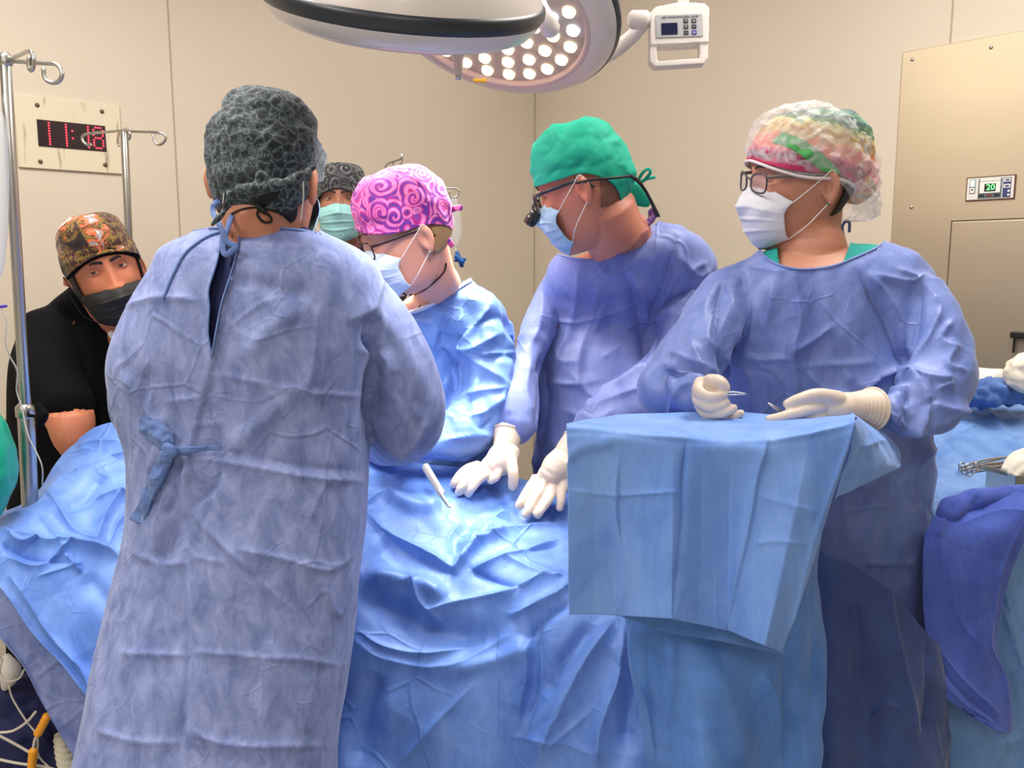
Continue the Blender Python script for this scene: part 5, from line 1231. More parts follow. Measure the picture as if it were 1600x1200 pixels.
link('neck_tie', mk(*join(ties)), pip, go)
t = on_surf(treeA, [(345, 362), (320, 372), (290, 395), (270, 430), (255, 466)], .0028, .002); link('loose_tie', mk(*t), pip, go)
k1 = fuse([ptube([(344, 700, 1.250, 5), (300, 702, 1.253, 6), (268, 706, 1.255, 8)], seg=16, flat=.4, nrm=(0, -1, 0)), ptube([(258, 698, 1.252, 9), (268, 706, 1.248, 10), (256, 714, 1.252, 8)], seg=14, flat=.6, nrm=(0, -1, 0))], .0022, 2)
V, N = recalc(k1); setv(k1, V + N * (crumple(V, .02, 9) * .0015)[:, None]); ko = link('waist_knot', k1, M['tieA'], go)
for nm, g_ in (('tie_fan', [[(212, 670, 1.31), (224, 652, 1.28), (248, 656, 1.268), (272, 678, 1.256)], [(226, 686, 1.285), (238, 680, 1.262), (252, 682, 1.256), (270, 692, 1.252)], [(250, 704, 1.26), (256, 701, 1.25), (262, 699, 1.249), (270, 700, 1.25)]]),
               ('tie_end', [[(252, 704, 1.255), (261, 703, 1.248), (270, 708, 1.252)], [(234, 738, 1.262), (250, 742, 1.25), (264, 738, 1.258)], [(220, 776, 1.275), (236, 782, 1.262), (248, 770, 1.265)], [(206, 808, 1.29), (220, 818, 1.275), (232, 802, 1.275)]])):
    pm_ = flipn(patch(g_, 60, 60)); cloth(pm_, (), ((.035, .0045, 9), (.015, .0012, 10))); to = link(nm, pm_, M['tieA'], ko); solid(to, .0015)
hA = shell(HA, PA, 'hair', hairb, 118, 242, lambda p: -.080 + .024 * abs(sin(p)), lambda p: -.01, .005, bump=.0008)
capmA = pattern('charcoal_print', [(0, srgb(24, 27, 34)), (.36, srgb(34, 40, 48)), (.47, srgb(74, 88, 96)), (.52, srgb(120, 136, 142)), (.60, srgb(48, 56, 64)), (1, srgb(26, 30, 36))], scale=66, kind='edge', dist=2.5, warp=.6)
cA = add_cap(HA, PA, capmA, zf=.05, zs=.006, zb=-.066, ztop=.146, pw=.005, pf=.01, pb=.012, s2=.5, crum=(.045, .004, 5), tight=.2, eb=.7)
kn = fuse([ptube([(372, 296, 1.27, 8), (415, 291, 1.262, 9), (455, 283, 1.265, 8), (490, 262, 1.30, 5)], seg=14), ptube([(360, 300, 1.28, 6), (356, 318, 1.285, 5), (338, 345, 1.29, 4), (331, 352, 1.29, 3)], seg=10), ptube([(398, 288, 1.262, 5), (410, 270, 1.262, 4), (424, 288, 1.262, 5)], seg=10)], .002, 2)
V, N = recalc(kn); setv(kn, V + N * (crumple(V, .015, 19) * .003)[:, None]); link('cap_tie', kn, capmA, cA)
blackm = plain('black_cord', srgb(16, 14, 16), .6)
tbA = bvh(bodyA.data)
cord = [on_surf(tbA, [(362, 334), (378, 327), (400, 324), (425, 329), (445, 338), (455, 348)], .0015, .0018), on_surf(tbA, [(404, 326), (402, 336), (412, 347), (424, 346), (421, 337), (408, 330)], .0019, .003), on_surf(tbA, [(402, 322), (410, 327), (414, 332)], .0045, .004)]
link('cord_necklace', mk(*join([c for c in cord if c])), blackm, PA)
loopm = plain('elastic_white', srgb(226, 220, 218), .8)
t = [wtube([(348, 282, 1.33), (350, 300, 1.32), (348, 318, 1.32)], .001, seg=6), wtube([(474, 284, 1.33), (474, 310, 1.33), (470, 345, 1.34)], .001, seg=6)]
link('ear_loop', mk(*join(t)), loopm, PA)
mskb = plain('mask_blue', srgb(164, 200, 226), .8, bump=.3, bs=300); mskw = plain('mask_white', srgb(226, 226, 236), .8, bump=.3, bs=300); mskg = plain('mask_teal', srgb(146, 198, 198), .8, bump=.3, bs=300)
add_mask(HA, PA, mskb, loopm, sides=())

# ================================================================== B
HB = headmat(638, 366, 1.86, 110, -20, -11, 1.0)
rowsB = [(425, 672, 712, 2.02, .05), (440, 655, 742, 2.04, .08), (462, 615, 772, 2.06, .11), (500, 590, 796, 2.08, .13), (560, 590, 804, 2.1, .14), (640, 610, 795, 2.1, .14), (720, 625, 780, 2.1, .14), (900, 610, 790, 2.1, .15)]
bodyB = body(PB, HB, rowsB, (684, 452, 2.0), [[(735, 490, 2.06, 32), (762, 622, 1.97, 28), (680, 690, 1.88, 22), (630, 690, 1.86, 18)]], sk2, .003, lid=(.12, .05), neckr=(.052, .048, .058))
scB = inset_copy(gB, .010); cut(scB, [(560, 380), (560, 520), (626, 520), (660, 470), (700, 446), (735, 420), (735, 380)], front=False, cond=lambda P: P[:, 2] > 1.1)
treeB = bvh(gB)
necB = [(560, 380), (560, 492), (590, 491), (625, 490), (665, 478), (700, 458), (735, 436), (750, 380)]
cut(gB, necB, front=False, cond=lambda P: P[:, 2] > 1.1)
fixpoke(bodyB, treeB, [(500, 494), (590, 493), (625, 492), (665, 480), (700, 460), (735, 438), (820, 430)], d=.018, n=2)
go = link('gown', gB, M['gownB'], PB); solid(go, .0015)
cut(scB, [(640, 400), (640, 500), (800, 500), (800, 400)], keep=True, front=False, cond=lambda P: P[:, 2] > 1.1)
link('undershirt', scB, plain('black_shirt', srgb(40, 38, 48), .8), PB)
t = on_surf(treeB, [(592, 493), (625, 492), (665, 480), (700, 460), (735, 438)], .0052, .001); link('collar_binding', mk(*t), plain('white_binding', srgb(226, 226, 240), .8), go)
capmB = pattern('pink_swirl', [(0, srgb(92, 40, 150)), (.26, srgb(120, 50, 160)), (.40, srgb(196, 36, 130)), (.52, srgb(226, 70, 160)), (.66, srgb(244, 150, 210)), (.82, srgb(214, 60, 150)), (1, srgb(110, 60, 170))], scale=22, kind='swirl', dist=3.2, warp=.35, bump=.1)
cB = add_cap(HB, PB, capmB, zf=.045, zs=.028, zb=-.030, ztop=.142, pw=.012, pf=.007, pb=.020, s2=.52, crum=(.06, .0035, 15), tight=.25)
shell(HB, PB, 'hair', hairl, 108, 252, lambda p: -.045, lambda p: .02, .006, bump=.002)
hb = fuse([ptube([(672, 355, 1.84, 6), (684, 362, 1.86, 9), (688, 372, 1.87, 6)], seg=12)], .002, 1); V, N = recalc(hb); setv(hb, V + N * (crumple(V, .01, 3) * .004)[:, None]); link('hair_bun', hb, hairl, PB)
rb = [ribbon([(688, 352, 1.86), (698, 335, 1.85), (708, 327, 1.84), (721, 324, 1.83)], .006), ribbon([(686, 350, 1.86), (692, 362, 1.85), (700, 375, 1.84), (706, 384, 1.84)], .006), ribbon([(680, 352, 1.9), (684, 375, 1.9), (682, 392, 1.9)], .004)]
link('cap_tie', mk(*join(rb)), capmB, cB)
fr = plain('tortoise_frame', srgb(58, 26, 26), .25); gl = glassy('clear_lens', srgb(210, 190, 190), .16, .05)
add_glasses(HB, PB, fr, gl, z=.004)
for sx in (-1, 1): eye(HB, sx, (0, .8, -.6), PB); brow(HB, sx, PB, plain('brow_fair', srgb(160, 96, 70), .8), .0018)
add_mask(HB, PB, mskw if False else plain('mask_pale_blue', srgb(214, 228, 244), .8, bump=.3, bs=300), loopm, seed=4, side_b=-.095, span=72)
tbB = bvh(bodyB.data)
bead = []
for x, y in cr([(626, 456), (640, 462), (660, 455), (680, 440), (694, 424), (697, 412)], 46):
    h = hit(tbB, x, y, .002)
    if h is not None: bead.append(h)
bp_ = []
for h in bead:
    v, f = lathe([(.0001, -.0026), (.0026, 0), (.0001, .0026)], 8); bp_.append(([(q[0] + h[0], q[1] + h[1], q[2] + h[2]) for q in v], f))
if bp_: link('bead_necklace', mk(*join(bp_)), plain('dark_bead', srgb(48, 24, 20), .3), PB)
eh = np.array(HB @ Vector((-.090, -.010, -.031)))
if eh is not None:
    v, f = lathe([(.0001, -.003), (.003, 0), (.0001, .003)], 12); link('earring', mk([(q[0] + eh[0], q[1] + eh[1], q[2] + eh[2]) for q in v], f), M['steel'], PB)

# ================================================================== C
HC = headmat(917, 298, 1.88, 70, -16, -6, 1.02)
rowsC = [(350, 985, 1062, 2.06, .07), (372, 935, 1096, 2.06, .11), (400, 872, 1112, 2.08, .14), (440, 850, 1118, 2.12, .15), (500, 843, 1100, 2.2, .15), (560, 838, 1085, 2.18, .155), (640, 836, 1070, 2.17, .16), (700, 838, 1062, 2.16, .16), (900, 838, 1060, 2.16, .16)]
bodyC = body(PC, HC, rowsC, (972, 384, 2.02), [[(872, 440, 2.15, 20), (820, 575, 2.0, 18), (806, 668, 1.92, 20), (796, 700, 1.88, 18)], [(1070, 430, 2.14, 34), (1062, 570, 1.97, 32), (945, 668, 1.89, 26), (885, 712, 1.86, 19)]], sk3, .003, lid=(.2, .05), neckr=(.066, .068, .078))
scC = inset_copy(gC, .012)
treeC = bvh(gC)
necC = [(840, 300), (872, 396), (905, 404), (940, 405), (960, 398), (985, 377), (1010, 358), (1032, 344), (1040, 290)]
cut(gC, necC, front=False, cond=lambda P: P[:, 2] > 1.1)
fixpoke(bodyC, treeC, [(780, 400), (872, 398), (905, 406), (940, 407), (960, 400), (985, 379), (1010, 360), (1032, 346), (1120, 340)], d=.015, n=2)
go = link('gown', gC, M['gownC'], PC); solid(go, .0015)
t = on_surf(treeC, [(872, 398), (905, 405), (940, 406), (960, 400), (985, 379), (1010, 360), (1032, 346)], .003, .001)
if t: link('collar_binding', mk(*t), M['gownC'], go)
capg = plain('green_cap', srgb(0, 168, 138), .75, bump=.25, bs=90)
def tailC(V):
    k = sstep(-V[:, 1], .07, .12) * (1 - sstep(V[:, 2], .0, .06)); V[:, 1] -= .004 * k; return V
cC = add_cap(HC, PC, capg, zf=.040, zs=.034, zb=-.058, ztop=.146, pw=.012, pf=.008, pb=.012, s2=.5, crum=(.05, .003, 27), tight=.2, extra=tailC)
tl = fuse([ptube([(962, 288, 1.88, 12), (988, 298, 1.89, 15), (1004, 312, 1.9, 13), (1012, 320, 1.9, 6)], seg=16, flat=.4, nrm=(0, -1, 0))], .0025, 2); link('cap_tail', tl, capg, cC)
lp = [wtube([(996, 284, 1.88), (1004, 270, 1.87), (1013, 264, 1.87), (1016, 270, 1.87), (1006, 282, 1.88), (998, 286, 1.88)], .0035, seg=8, flat=.4, nrm=(0, -1, 0)), wtube([(998, 285, 1.88), (1012, 279, 1.88), (1023, 277, 1.88)], .0035, seg=8, flat=.4, nrm=(0, -1, 0))]
link('cap_bow', mk(*join(lp)), capg, cC)
hC = shell(HC, PC, 'hair', plain('hair_fade', srgb(142, 98, 78), .8, bump=1, bs=900), 118, 242, lambda p: -.045, lambda p: .02, .0022, bump=.0004)
fr2 = plain('dark_frame', srgb(38, 40, 50), .3)
gg = add_glasses(HC, PC, fr2, gl, y=.112, z=.006)
lo_ = []
for sx in (-1, 1):
    B_ = HC @ basis((sx * .027, .116, -.010), (-.12 * sx, .75, -.62))
    v, f = lathe([(.0001, 0), (.0105, 0), (.0115, .004), (.0115, .012), (.0135, .014), (.0145, .026), (.0135, .031), (.012, .032), (.0118, .029), (.0001, .029)], 28); lp_ = link('loupe', mk(v, f), plain('loupe_black', srgb(20, 20, 22), .3, coat=.5), gg, B_)
    v, f = lathe([(.0118, .0295), (.006, .0315), (.0001, .032)], 24); link('loupe_glass', mk(v, f), M['steel'], lp_, B_)
link('loupe_bracket', mk(*join([tube([(-.03, .118, .0, .003), (0, .124, .008, .003), (.03, .118, .0, .003)], seg=8), tube([(0, .114, .016, .003), (0, .128, .004, .0035)], seg=8)])), fr2, gg, HC)
for sx in (-1, 1): eye(HC, sx, (0, .7, -.7), PC); brow(HC, sx, PC, browm)
add_mask(HC, PC, mskb, loopm, seed=8, span=68, puff=.004, side_b=-.098)
tcC = hwt(cC, HC)
cordC = wtube([(900, 286, 1.79), (925, 281, 1.775), (960, 278, 1.78), (985, 276, 1.81), (998, 282, 1.84), (1010, 300, 1.87), (1020, 318, 1.9), (1030, 338, 1.95)], .0028, seg=8)
link('glasses_cord', mk(*cordC), blackm, gg)
cordC = wtube([(985, 274, 1.81), (1003, 290, 1.85), (1016, 312, 1.88), (1026, 338, 1.94)], .0034, seg=8); link('glasses_cord', mk(*cordC), blackm, gg)
# lanyard round the neck
tbC = bvh(bodyC.data)
purp = plain('lanyard_purple', srgb(74, 26, 110), .5)
ly = ribbon([(1019, 328, 1.97), (1018, 342, 1.955), (1003, 355, 1.945), (986, 368, 1.95), (972, 380, 1.965), (966, 388, 1.98)], .0105, .0016, nrm=(-.55, -.75, .35))
lyo = link('lanyard', mk(*ly), purp, PC)
mag = plain('lanyard_print', srgb(240, 200, 238), .5)
for s_, x, y, rt in (('S', 1014, 347, -38), ('T', 1018, 341.5, -42), ('W', 1022, 336.5, -48), ('A', 1025, 331.5, -52)):
    pos_ = W(x - 1, y, 1.932); Mt = Matrix.Translation(Vector(pos_)) @ Matrix.Rotation(rad(-15), 4, 'Z') @ Matrix.Rotation(rad(90), 4, 'X') @ Matrix.Rotation(rad(-rt), 4, 'Z')
    text('lettering', s_, .0115, mag, lyo, Mt, .0003)

# ================================================================== D
HD = headmat(1252, 288, 1.64, 98, -3, -9, .99)
rowsD = [(378, 1215, 1372, 1.64, .07), (392, 1180, 1412, 1.64, .10), (420, 1140, 1442, 1.64, .125), (470, 1118, 1465, 1.64, .14), (540, 1112, 1468, 1.64, .15), (620, 1118, 1450, 1.64, .15), (700, 1130, 1442, 1.64, .15), (900, 1150, 1446, 1.64, .155)]
bodyD = body(PD, HD, rowsD, (1268, 392, 1.63), [[(1140, 450, 1.58, 30), (1072, 570, 1.49, 32), (1050, 612, 1.45, 28), (1098, 622, 1.38, 18)], [(1430, 460, 1.58, 34), (1462, 600, 1.47, 30), (1410, 645, 1.42, 26), (1362, 640, 1.40, 16)]], sk4, .003, lid=(.30, .0), shrink=.018, neckr=(.055, .054, .066))
scD = inset_copy(gD, .007)
treeD = bvh(gD)
necD = [(1130, 250), (1182, 378), (1192, 397), (1210, 410), (1235, 418), (1262, 420), (1300, 415), (1335, 402), (1372, 385), (1394, 364), (1420, 250)]
cut(gD, necD, front=False, cond=lambda P: P[:, 2] > 1.2)
fixpoke(bodyD, treeD, [(1100, 380), (1182, 380), (1192, 398), (1210, 411), (1235, 419), (1262, 421), (1300, 416), (1335, 403), (1372, 386), (1394, 365), (1500, 360)])
go = link('gown', gD, M['gownD'], PD); solid(go, .0015)
cut(scD, [(1100, 250), (1214, 300), (1215, 398), (1222, 440), (1300, 440), (1318, 408), (1336, 362), (1345, 340), (1400, 250)], front=False, cond=lambda P: P[:, 2] > 1.2)
cut(scD, [(1150, 300), (1150, 470), (1440, 470), (1440, 300)], keep=True, front=True)
teal = plain('teal_scrub', srgb(20, 150, 142), .8, bump=.3, bs=60); link('scrub_top', scD, teal, PD)
t = on_surf(treeD, [(1184, 380), (1192, 398), (1210, 411), (1235, 419), (1262, 421), (1300, 416), (1335, 403), (1372, 386), (1393, 367)], .0024, .001)
if t: link('collar_binding', mk(*t), M['gownD'], go)
wrapm, nt, b = nodes('wrap_print')     # rows of printed cloth stacked from the hem to the crown
tc = N_(nt, 'ShaderNodeTexCoord'); sx_ = N_(nt, 'ShaderNodeSeparateXYZ'); nt.links.new(tc.outputs['Object'], sx_.inputs[0])
n1 = N_(nt, 'ShaderNodeTexNoise'); n1.inputs['Scale'].default_value = 34; n1.inputs['Detail'].default_value = 5; n1.inputs['Distortion'].default_value = .8; nt.links.new(tc.outputs['Object'], n1.inputs['Vector'])
ma = N_(nt, 'ShaderNodeMath', operation='MULTIPLY_ADD'); ma.inputs[1].default_value = -.25; nt.links.new(sx_.outputs['Y'], ma.inputs[0]); nt.links.new(sx_.outputs['Z'], ma.inputs[2])
m2 = N_(nt, 'ShaderNodeMath', operation='MULTIPLY_ADD'); m2.inputs[1].default_value = 8.0; m2.inputs[2].default_value = -.42; nt.links.new(ma.outputs[0], m2.inputs[0])
m3 = N_(nt, 'ShaderNodeMath', operation='MULTIPLY_ADD'); m3.inputs[1].default_value = .42; nt.links.new(n1.outputs['Fac'], m3.inputs[0]); nt.links.new(m2.outputs[0], m3.inputs[2])
rp = N_(nt, 'ShaderNodeValToRGB'); e = rp.color_ramp.elements; e[0].color = srgb(196, 52, 100); e[1].color = srgb(60, 84, 88)
for p_, c_ in ((.10, (120, 70, 84)), (.18, (214, 70, 120)), (.27, (238, 150, 120)), (.36, (226, 120, 96)), (.46, (206, 180, 120)), (.56, (180, 140, 90)), (.64, (222, 206, 150)), (.72, (110, 140, 90)), (.82, (50, 74, 84)), (.9, (120, 160, 130))):
    q = e.new(p_); q.color = srgb(*c_)
nt.links.new(m3.outputs[0], rp.inputs[0]); nt.links.new(rp.outputs[0], b.inputs['Base Color']); b.inputs['Roughness'].default_value = .8
wrapb = pattern('wrap_print_back', [(0, srgb(60, 96, 84)), (.34, srgb(90, 120, 96)), (.44, srgb(226, 190, 130)), (.5, srgb(230, 140, 100)), (.58, srgb(220, 90, 120)), (.7, srgb(240, 180, 170)), (1, srgb(80, 90, 96))], scale=26, kind='noise', dist=1.2, warp=.6)
cD = add_cap(HD, PD, wrapm, name='hair_wrap', zf=.050, zs=.026, zb=-.03, ztop=.136, pw=.008, pf=.006, pb=.035, cy=-.02, s2=.55, crum=(.05, .004, 35), tight=.2)
tD = hwt(cD, HD)
gb = surf_patch(tD, [[(1205, 222), (1235, 232), (1262, 250), (1285, 268), (1300, 280)], [(1222, 206), (1250, 216), (1278, 234), (1302, 256), (1318, 276)]], 60, 16, .004)
gbo = link('green_band', gb, plain('green_ribbon', srgb(70, 160, 84), .6), cD)
bun = fuse([ptube([(1300, 238, 1.66, 28), (1324, 266, 1.66, 40), (1342, 296, 1.66, 33)], seg=24)], .004, 2); cloth(bun, (), ((.03, .006, 41),)); link('wrapped_hair', bun, wrapb, cD)
boum, nt, b = nodes('bouffant_film')
b.inputs['Base Color'].default_value = srgb(240, 236, 240); b.inputs['Roughness'].default_value = .45
tc = N_(nt, 'ShaderNodeTexCoord'); n1 = N_(nt, 'ShaderNodeTexNoise'); n1.inputs['Scale'].default_value = 38; n1.inputs['Detail'].default_value = 6; n1.inputs['Distortion'].default_value = 1.5
nt.links.new(tc.outputs['Object'], n1.inputs['Vector']); rr = N_(nt, 'ShaderNodeValToRGB'); rr.color_ramp.elements[0].position = .48; rr.color_ramp.elements[1].position = .78
rr.color_ramp.elements[0].color = (.13, .13, .13, 1); rr.color_ramp.elements[1].color = (.5, .5, .5, 1); nt.links.new(n1.outputs['Fac'], rr.inputs[0]); nt.links.new(rr.outputs[0], b.inputs['Alpha'])
bp = N_(nt, 'ShaderNodeBump'); bp.inputs['Strength'].default_value = .6; bp.inputs['Distance'].default_value = .006; nt.links.new(n1.outputs['Fac'], bp.inputs['Height']); nt.links.new(bp.outputs[0], b.inputs['Normal'])
def droop(V):
    k = sstep(-V[:, 1], .0, .15); V[:, 2] -= .062 * k; V[:, 1] -= .010 * k; return V
cD2 = add_cap(HD, PD, boum, name='bouffant_cap', sol=.0004, zf=.052, zs=.020, zb=-.045, ztop=.150, pw=.018, pf=.010, pb=.048, cy=-.01, s2=.5, crum=(.035, .006, 45), tight=.12, extra=droop, hemoff=.008)
link('elastic_band', mk(*tube([tuple(headpt(np.array([p]), np.array([.016 + (.032 if cos(p) > 0 else -.04) * cos(p) ** 2]), .010, False)[0]) + (.003,) for p in np.linspace(0, 2 * pi, 50)], seg=8, sub=2, capr=False, flat=1.0)), plain('film_white', srgb(228, 216, 216), .6), cD2, HD)
shell(HD, PD, 'hair', hairb, 128, 240, lambda p: -.055, lambda p: .0, .006, bump=.001)
fr3 = plain('grey_frame', srgb(70, 66, 80), .25)
add_glasses(HD, PD, fr3, gl, z=.008, lw=.024, lh=.0175, temple=plain('temple_grey', srgb(112, 96, 92), .3))
for sx in (-1, 1): eye(HD, sx, (0, 1, -.05), PD); brow(HD, sx, PD, browm, .002)
add_mask(HD, PD, mskw, loopm, seed=12, span=70, puff=.006, side_b=-.098)
tbD = bvh(bodyD.data); eh = np.array(HD @ Vector((-.090, -.010, -.030)))
if eh is not None:
    v, f = lathe([(.0001, -.003), (.003, 0), (.0001, .003)], 12); link('earring', mk([(q[0] + eh[0], q[1] + eh[1], q[2] + eh[2]) for q in v], f), plain('earring_teal', srgb(90, 110, 110), .3), PD)
link('gown_tie', mk(*wtube([(1318, 368, 1.68), (1316, 356, 1.68), (1320, 347, 1.68), (1327, 348, 1.68), (1327, 362, 1.68)], .003, seg=8)), M['tieA'], PD)

# ================================================================== E
HE = headmat(168, 434, 2.02, 211, 3, 17, 1.0)
rowsE = [(446, 118, 175, 2.12, .06), (470, 88, 215, 2.15, .09), (505, 50, 240, 2.2, .11), (560, 26, 250, 2.2, .13), (640, 24, 250, 2.2, .14), (720, 28, 250, 2.2, .14), (900, 25, 250, 2.2, .15)]
bodyE = body(PE, HE, rowsE, (160, 502, 2.12), [[(82, 520, 2.12, 34), (80, 600, 2.03, 36), (108, 650, 1.96, 36), (116, 685, 1.94, 30), (140, 720, 1.96, 22)]], sk5, .003, lid=(.26, .0), neckr=(.062, .064, .075), armk=1.0)
trE = bvh(gE); fixpoke(bodyE, trE, [(0, 440), (110, 445), (140, 492), (178, 530), (240, 460)], d=.018, cond=lambda P: (P[:, 2] > W(100, 640, 2.0)[2]) | (P[:, 1] > 2.08)); cut(gE, [(75, 648), (148, 640), (165, 680), (120, 720), (70, 700)], front=True, cond=lambda P: P[:, 1] < 2.06)
cut(gE, [(110, 380), (116, 447), (140, 490), (178, 530), (200, 520), (240, 450), (240, 380)], front=False, cond=lambda P: P[:, 2] > 1.1)
go = link('scrub_top', gE, M['black'], PE); solid(go, .002)
cE = add_cap(HE, PE, pattern('patch_print', [(0, srgb(20, 14, 14)), (.36, srgb(38, 20, 22)), (.42, srgb(86, 32, 30)), (.455, srgb(150, 118, 40)), (.50, srgb(24, 20, 20)), (.55, srgb(96, 40, 34)), (.60, srgb(30, 26, 24)), (.66, srgb(160, 124, 44)), (.70, srgb(34, 26, 24)), (.77, srgb(222, 110, 46)), (.83, srgb(120, 128, 140)), (.89, srgb(232, 222, 210)), (1, srgb(60, 40, 36))], scale=15, kind='cell', dist=.7, warp=.3), zf=.052, zs=.024, zb=-.03, ztop=.150, pw=.006, pf=.006, pb=.010, s2=.45, crum=(.06, .004, 55), tight=.15)
shell(HE, PE, 'hair', hairb, 62, 298, lambda p: -.03 - .02 * (1 if cos(p) < 0 else .2), lambda p: .03, .003, bump=.0008)
Ph = np.linspace(0, 2 * pi, 60); zhE = [.024 + (.028 if cos(p) > 0 else -.054) * cos(p) ** 2 for p in Ph]
bd = closeloft([headpt(Ph[:-1], np.array(zhE[:-1]) + dz, o_, False) for dz, o_ in ((-.004, .0055), (-.004, .0075), (.010, .0085), (.010, .0055))]); link('hem_band', mk(*bd), M['black'], cE, HE)
for sx in (-1, 1): eye(HE, sx, (.18, .92, .25), PE); brow(HE, sx, PE, plain('brow_black', srgb(28, 18, 16), .8), .0036)
add_mask(HE, PE, plain('mask_black', srgb(22, 20, 22), .7, bump=.4, bs=200), plain('loop_black', srgb(20, 18, 20), .8), seed=16, top=-.022, side_t=-.030, bot=-.126, side_b=-.095, span=80)
link('undershirt', mk(*ribbon([(172, 520, 2.0), (180, 530, 2.0)], .008)), plain('white_shirt', srgb(226, 224, 222), .8), PE)
# ================================================================== F
HF = headmat(536, 326, 2.75, 183, 6, 0, .99)
rowsF = [(362, 510, 560, 2.85, .06), (372, 490, 590, 2.9, .09), (395, 455, 620, 2.9, .11), (440, 440, 635, 2.9, .12), (700, 450, 625, 2.9, .12)]
bodyF = body(PF, HF, rowsF, (538, 378, 2.86), [], sk6, .0045, lid=(.28, .02))
cut(gF, [(505, 340), (505, 366), (535, 392), (572, 378), (575, 340)], front=False)
go = link('scrub_top', gF, plain('charcoal_scrub', srgb(36, 36, 46), .9), PF)
cF = add_cap(HF, PF, pattern('paisley', [(0, srgb(18, 18, 22)), (.5, srgb(34, 34, 38)), (.62, srgb(60, 60, 64)), (.70, srgb(140, 140, 144)), (.78, srgb(44, 44, 48)), (1, srgb(24, 24, 28))], scale=24, kind='swirl', dist=2.8, warp=.5), zf=.046, zs=.000, zb=-.05, ztop=.140, pw=.012, pf=.012, pb=.014, s2=.5, crum=(.05, .004, 65), tight=.25)
for sx in (-1, 1): eye(HF, sx, (0, 1, 0), PF); brow(HF, sx, PF, browm, .003)
add_mask(HF, PF, mskg, loopm, seed=20)

# ------------------------------------------------------------------ gloves
Yc = 1.86
glove(PC, [[(748, 728, Yc, 9), (728, 735, Yc - .02, 8.5), (712, 752, Yc - .03, 7), (708, 758, Yc - .02, 6)], [(756, 735, Yc - .01, 9), (736, 742, Yc - .035, 8.5), (722, 760, Yc - .05, 7.5), (717, 770, Yc - .04, 6.5)],
           [(768, 738, Yc - .015, 9), (752, 745, Yc - .04, 8.5), (738, 762, Yc - .05, 7), (731, 773, Yc - .04, 6)], [(782, 725, Yc - .02, 8), (775, 745, Yc - .035, 7), (765, 752, Yc - .03, 6)], [(798, 720, Yc - .02, 10), (802, 742, Yc - .035, 9), (801, 762, Yc - .03, 7.5)]],
      [[(792, 700, Yc + .02, 20), (783, 718, Yc, 24), (768, 732, Yc - .01, 19)], [(795, 704, Yc + .01, 18), (792, 725, Yc - .01, 16)], [(788, 712, Yc, 20), (760, 730, Yc - .01, 13)]],
      [(788, 712, Yc + .01, 19), (790, 698, Yc + .02, 20), (793, 684, Yc + .03, 21.5), (795, 672, Yc + .04, 23)], ribs=0)
Yd = 1.84
glove(PC, [[(838, 748, Yd - .01, 9), (825, 768, Yd - .04, 8.5), (814, 785, Yd - .06, 7.5), (810, 793, Yd - .06, 6.5)], [(850, 755, Yd - .02, 9.5), (838, 775, Yd - .05, 8.5), (826, 796, Yd - .075, 7.5), (821, 806, Yd - .08, 7)],
           [(864, 757, Yd - .02, 9.5), (857, 778, Yd - .05, 8.5), (845, 797, Yd - .075, 7.5), (838, 806, Yd - .08, 7)], [(880, 752, Yd - .02, 8.5), (877, 775, Yd - .04, 7), (874, 796, Yd - .05, 6)], [(892, 740, Yd - .02, 9), (896, 765, Yd - .03, 8)]],
      [[(886, 712, Yd + .02, 21), (872, 730, Yd, 25), (858, 748, Yd - .01, 20)], [(885, 725, Yd, 22), (880, 745, Yd - .01, 16)], [(868, 730, Yd, 20), (848, 745, Yd - .01, 12)]],
      [(880, 722, Yd + .01, 21), (890, 705, Yd + .02, 22), (902, 690, Yd + .03, 24)], ribs=0)
Ye = 1.36
glove(PD, [[(1106, 602, Ye - .01, 15), (1113, 597, Ye - .03, 13), (1125, 599, Ye - .042, 11), (1135, 609, Ye - .045, 7.5)],
           [(1096, 598, Ye - .01, 12), (1092, 612, Ye - .035, 10), (1112, 621, Ye - .05, 9.5), (1133, 615, Ye - .045, 8)], [(1092, 616, Ye - .01, 12), (1094, 628, Ye - .035, 10), (1115, 636, Ye - .05, 9.5), (1136, 628, Ye - .045, 8)],
           [(1094, 630, Ye - .01, 11), (1103, 645, Ye - .035, 9.5), (1126, 646, Ye - .05, 8.5), (1148, 637, Ye - .045, 7)], [(1100, 640, Ye - .0, 10), (1112, 656, Ye - .02, 8.5), (1138, 654, Ye - .035, 7.5), (1160, 645, Ye - .035, 6)]],
      [[(1122, 602, Ye + .01, 21), (1112, 615, Ye - .005, 25), (1110, 634, Ye - .0, 22)], [(1118, 606, Ye + .01, 22), (1102, 622, Ye, 20)], [(1124, 606, Ye - .02, 15), (1112, 609, Ye - .026, 15), (1106, 618, Ye - .02, 14)]],
      [(1112, 608, Ye + .02, 21), (1100, 612, Ye + .05, 22)], ribs=0)
Yg = 1.37
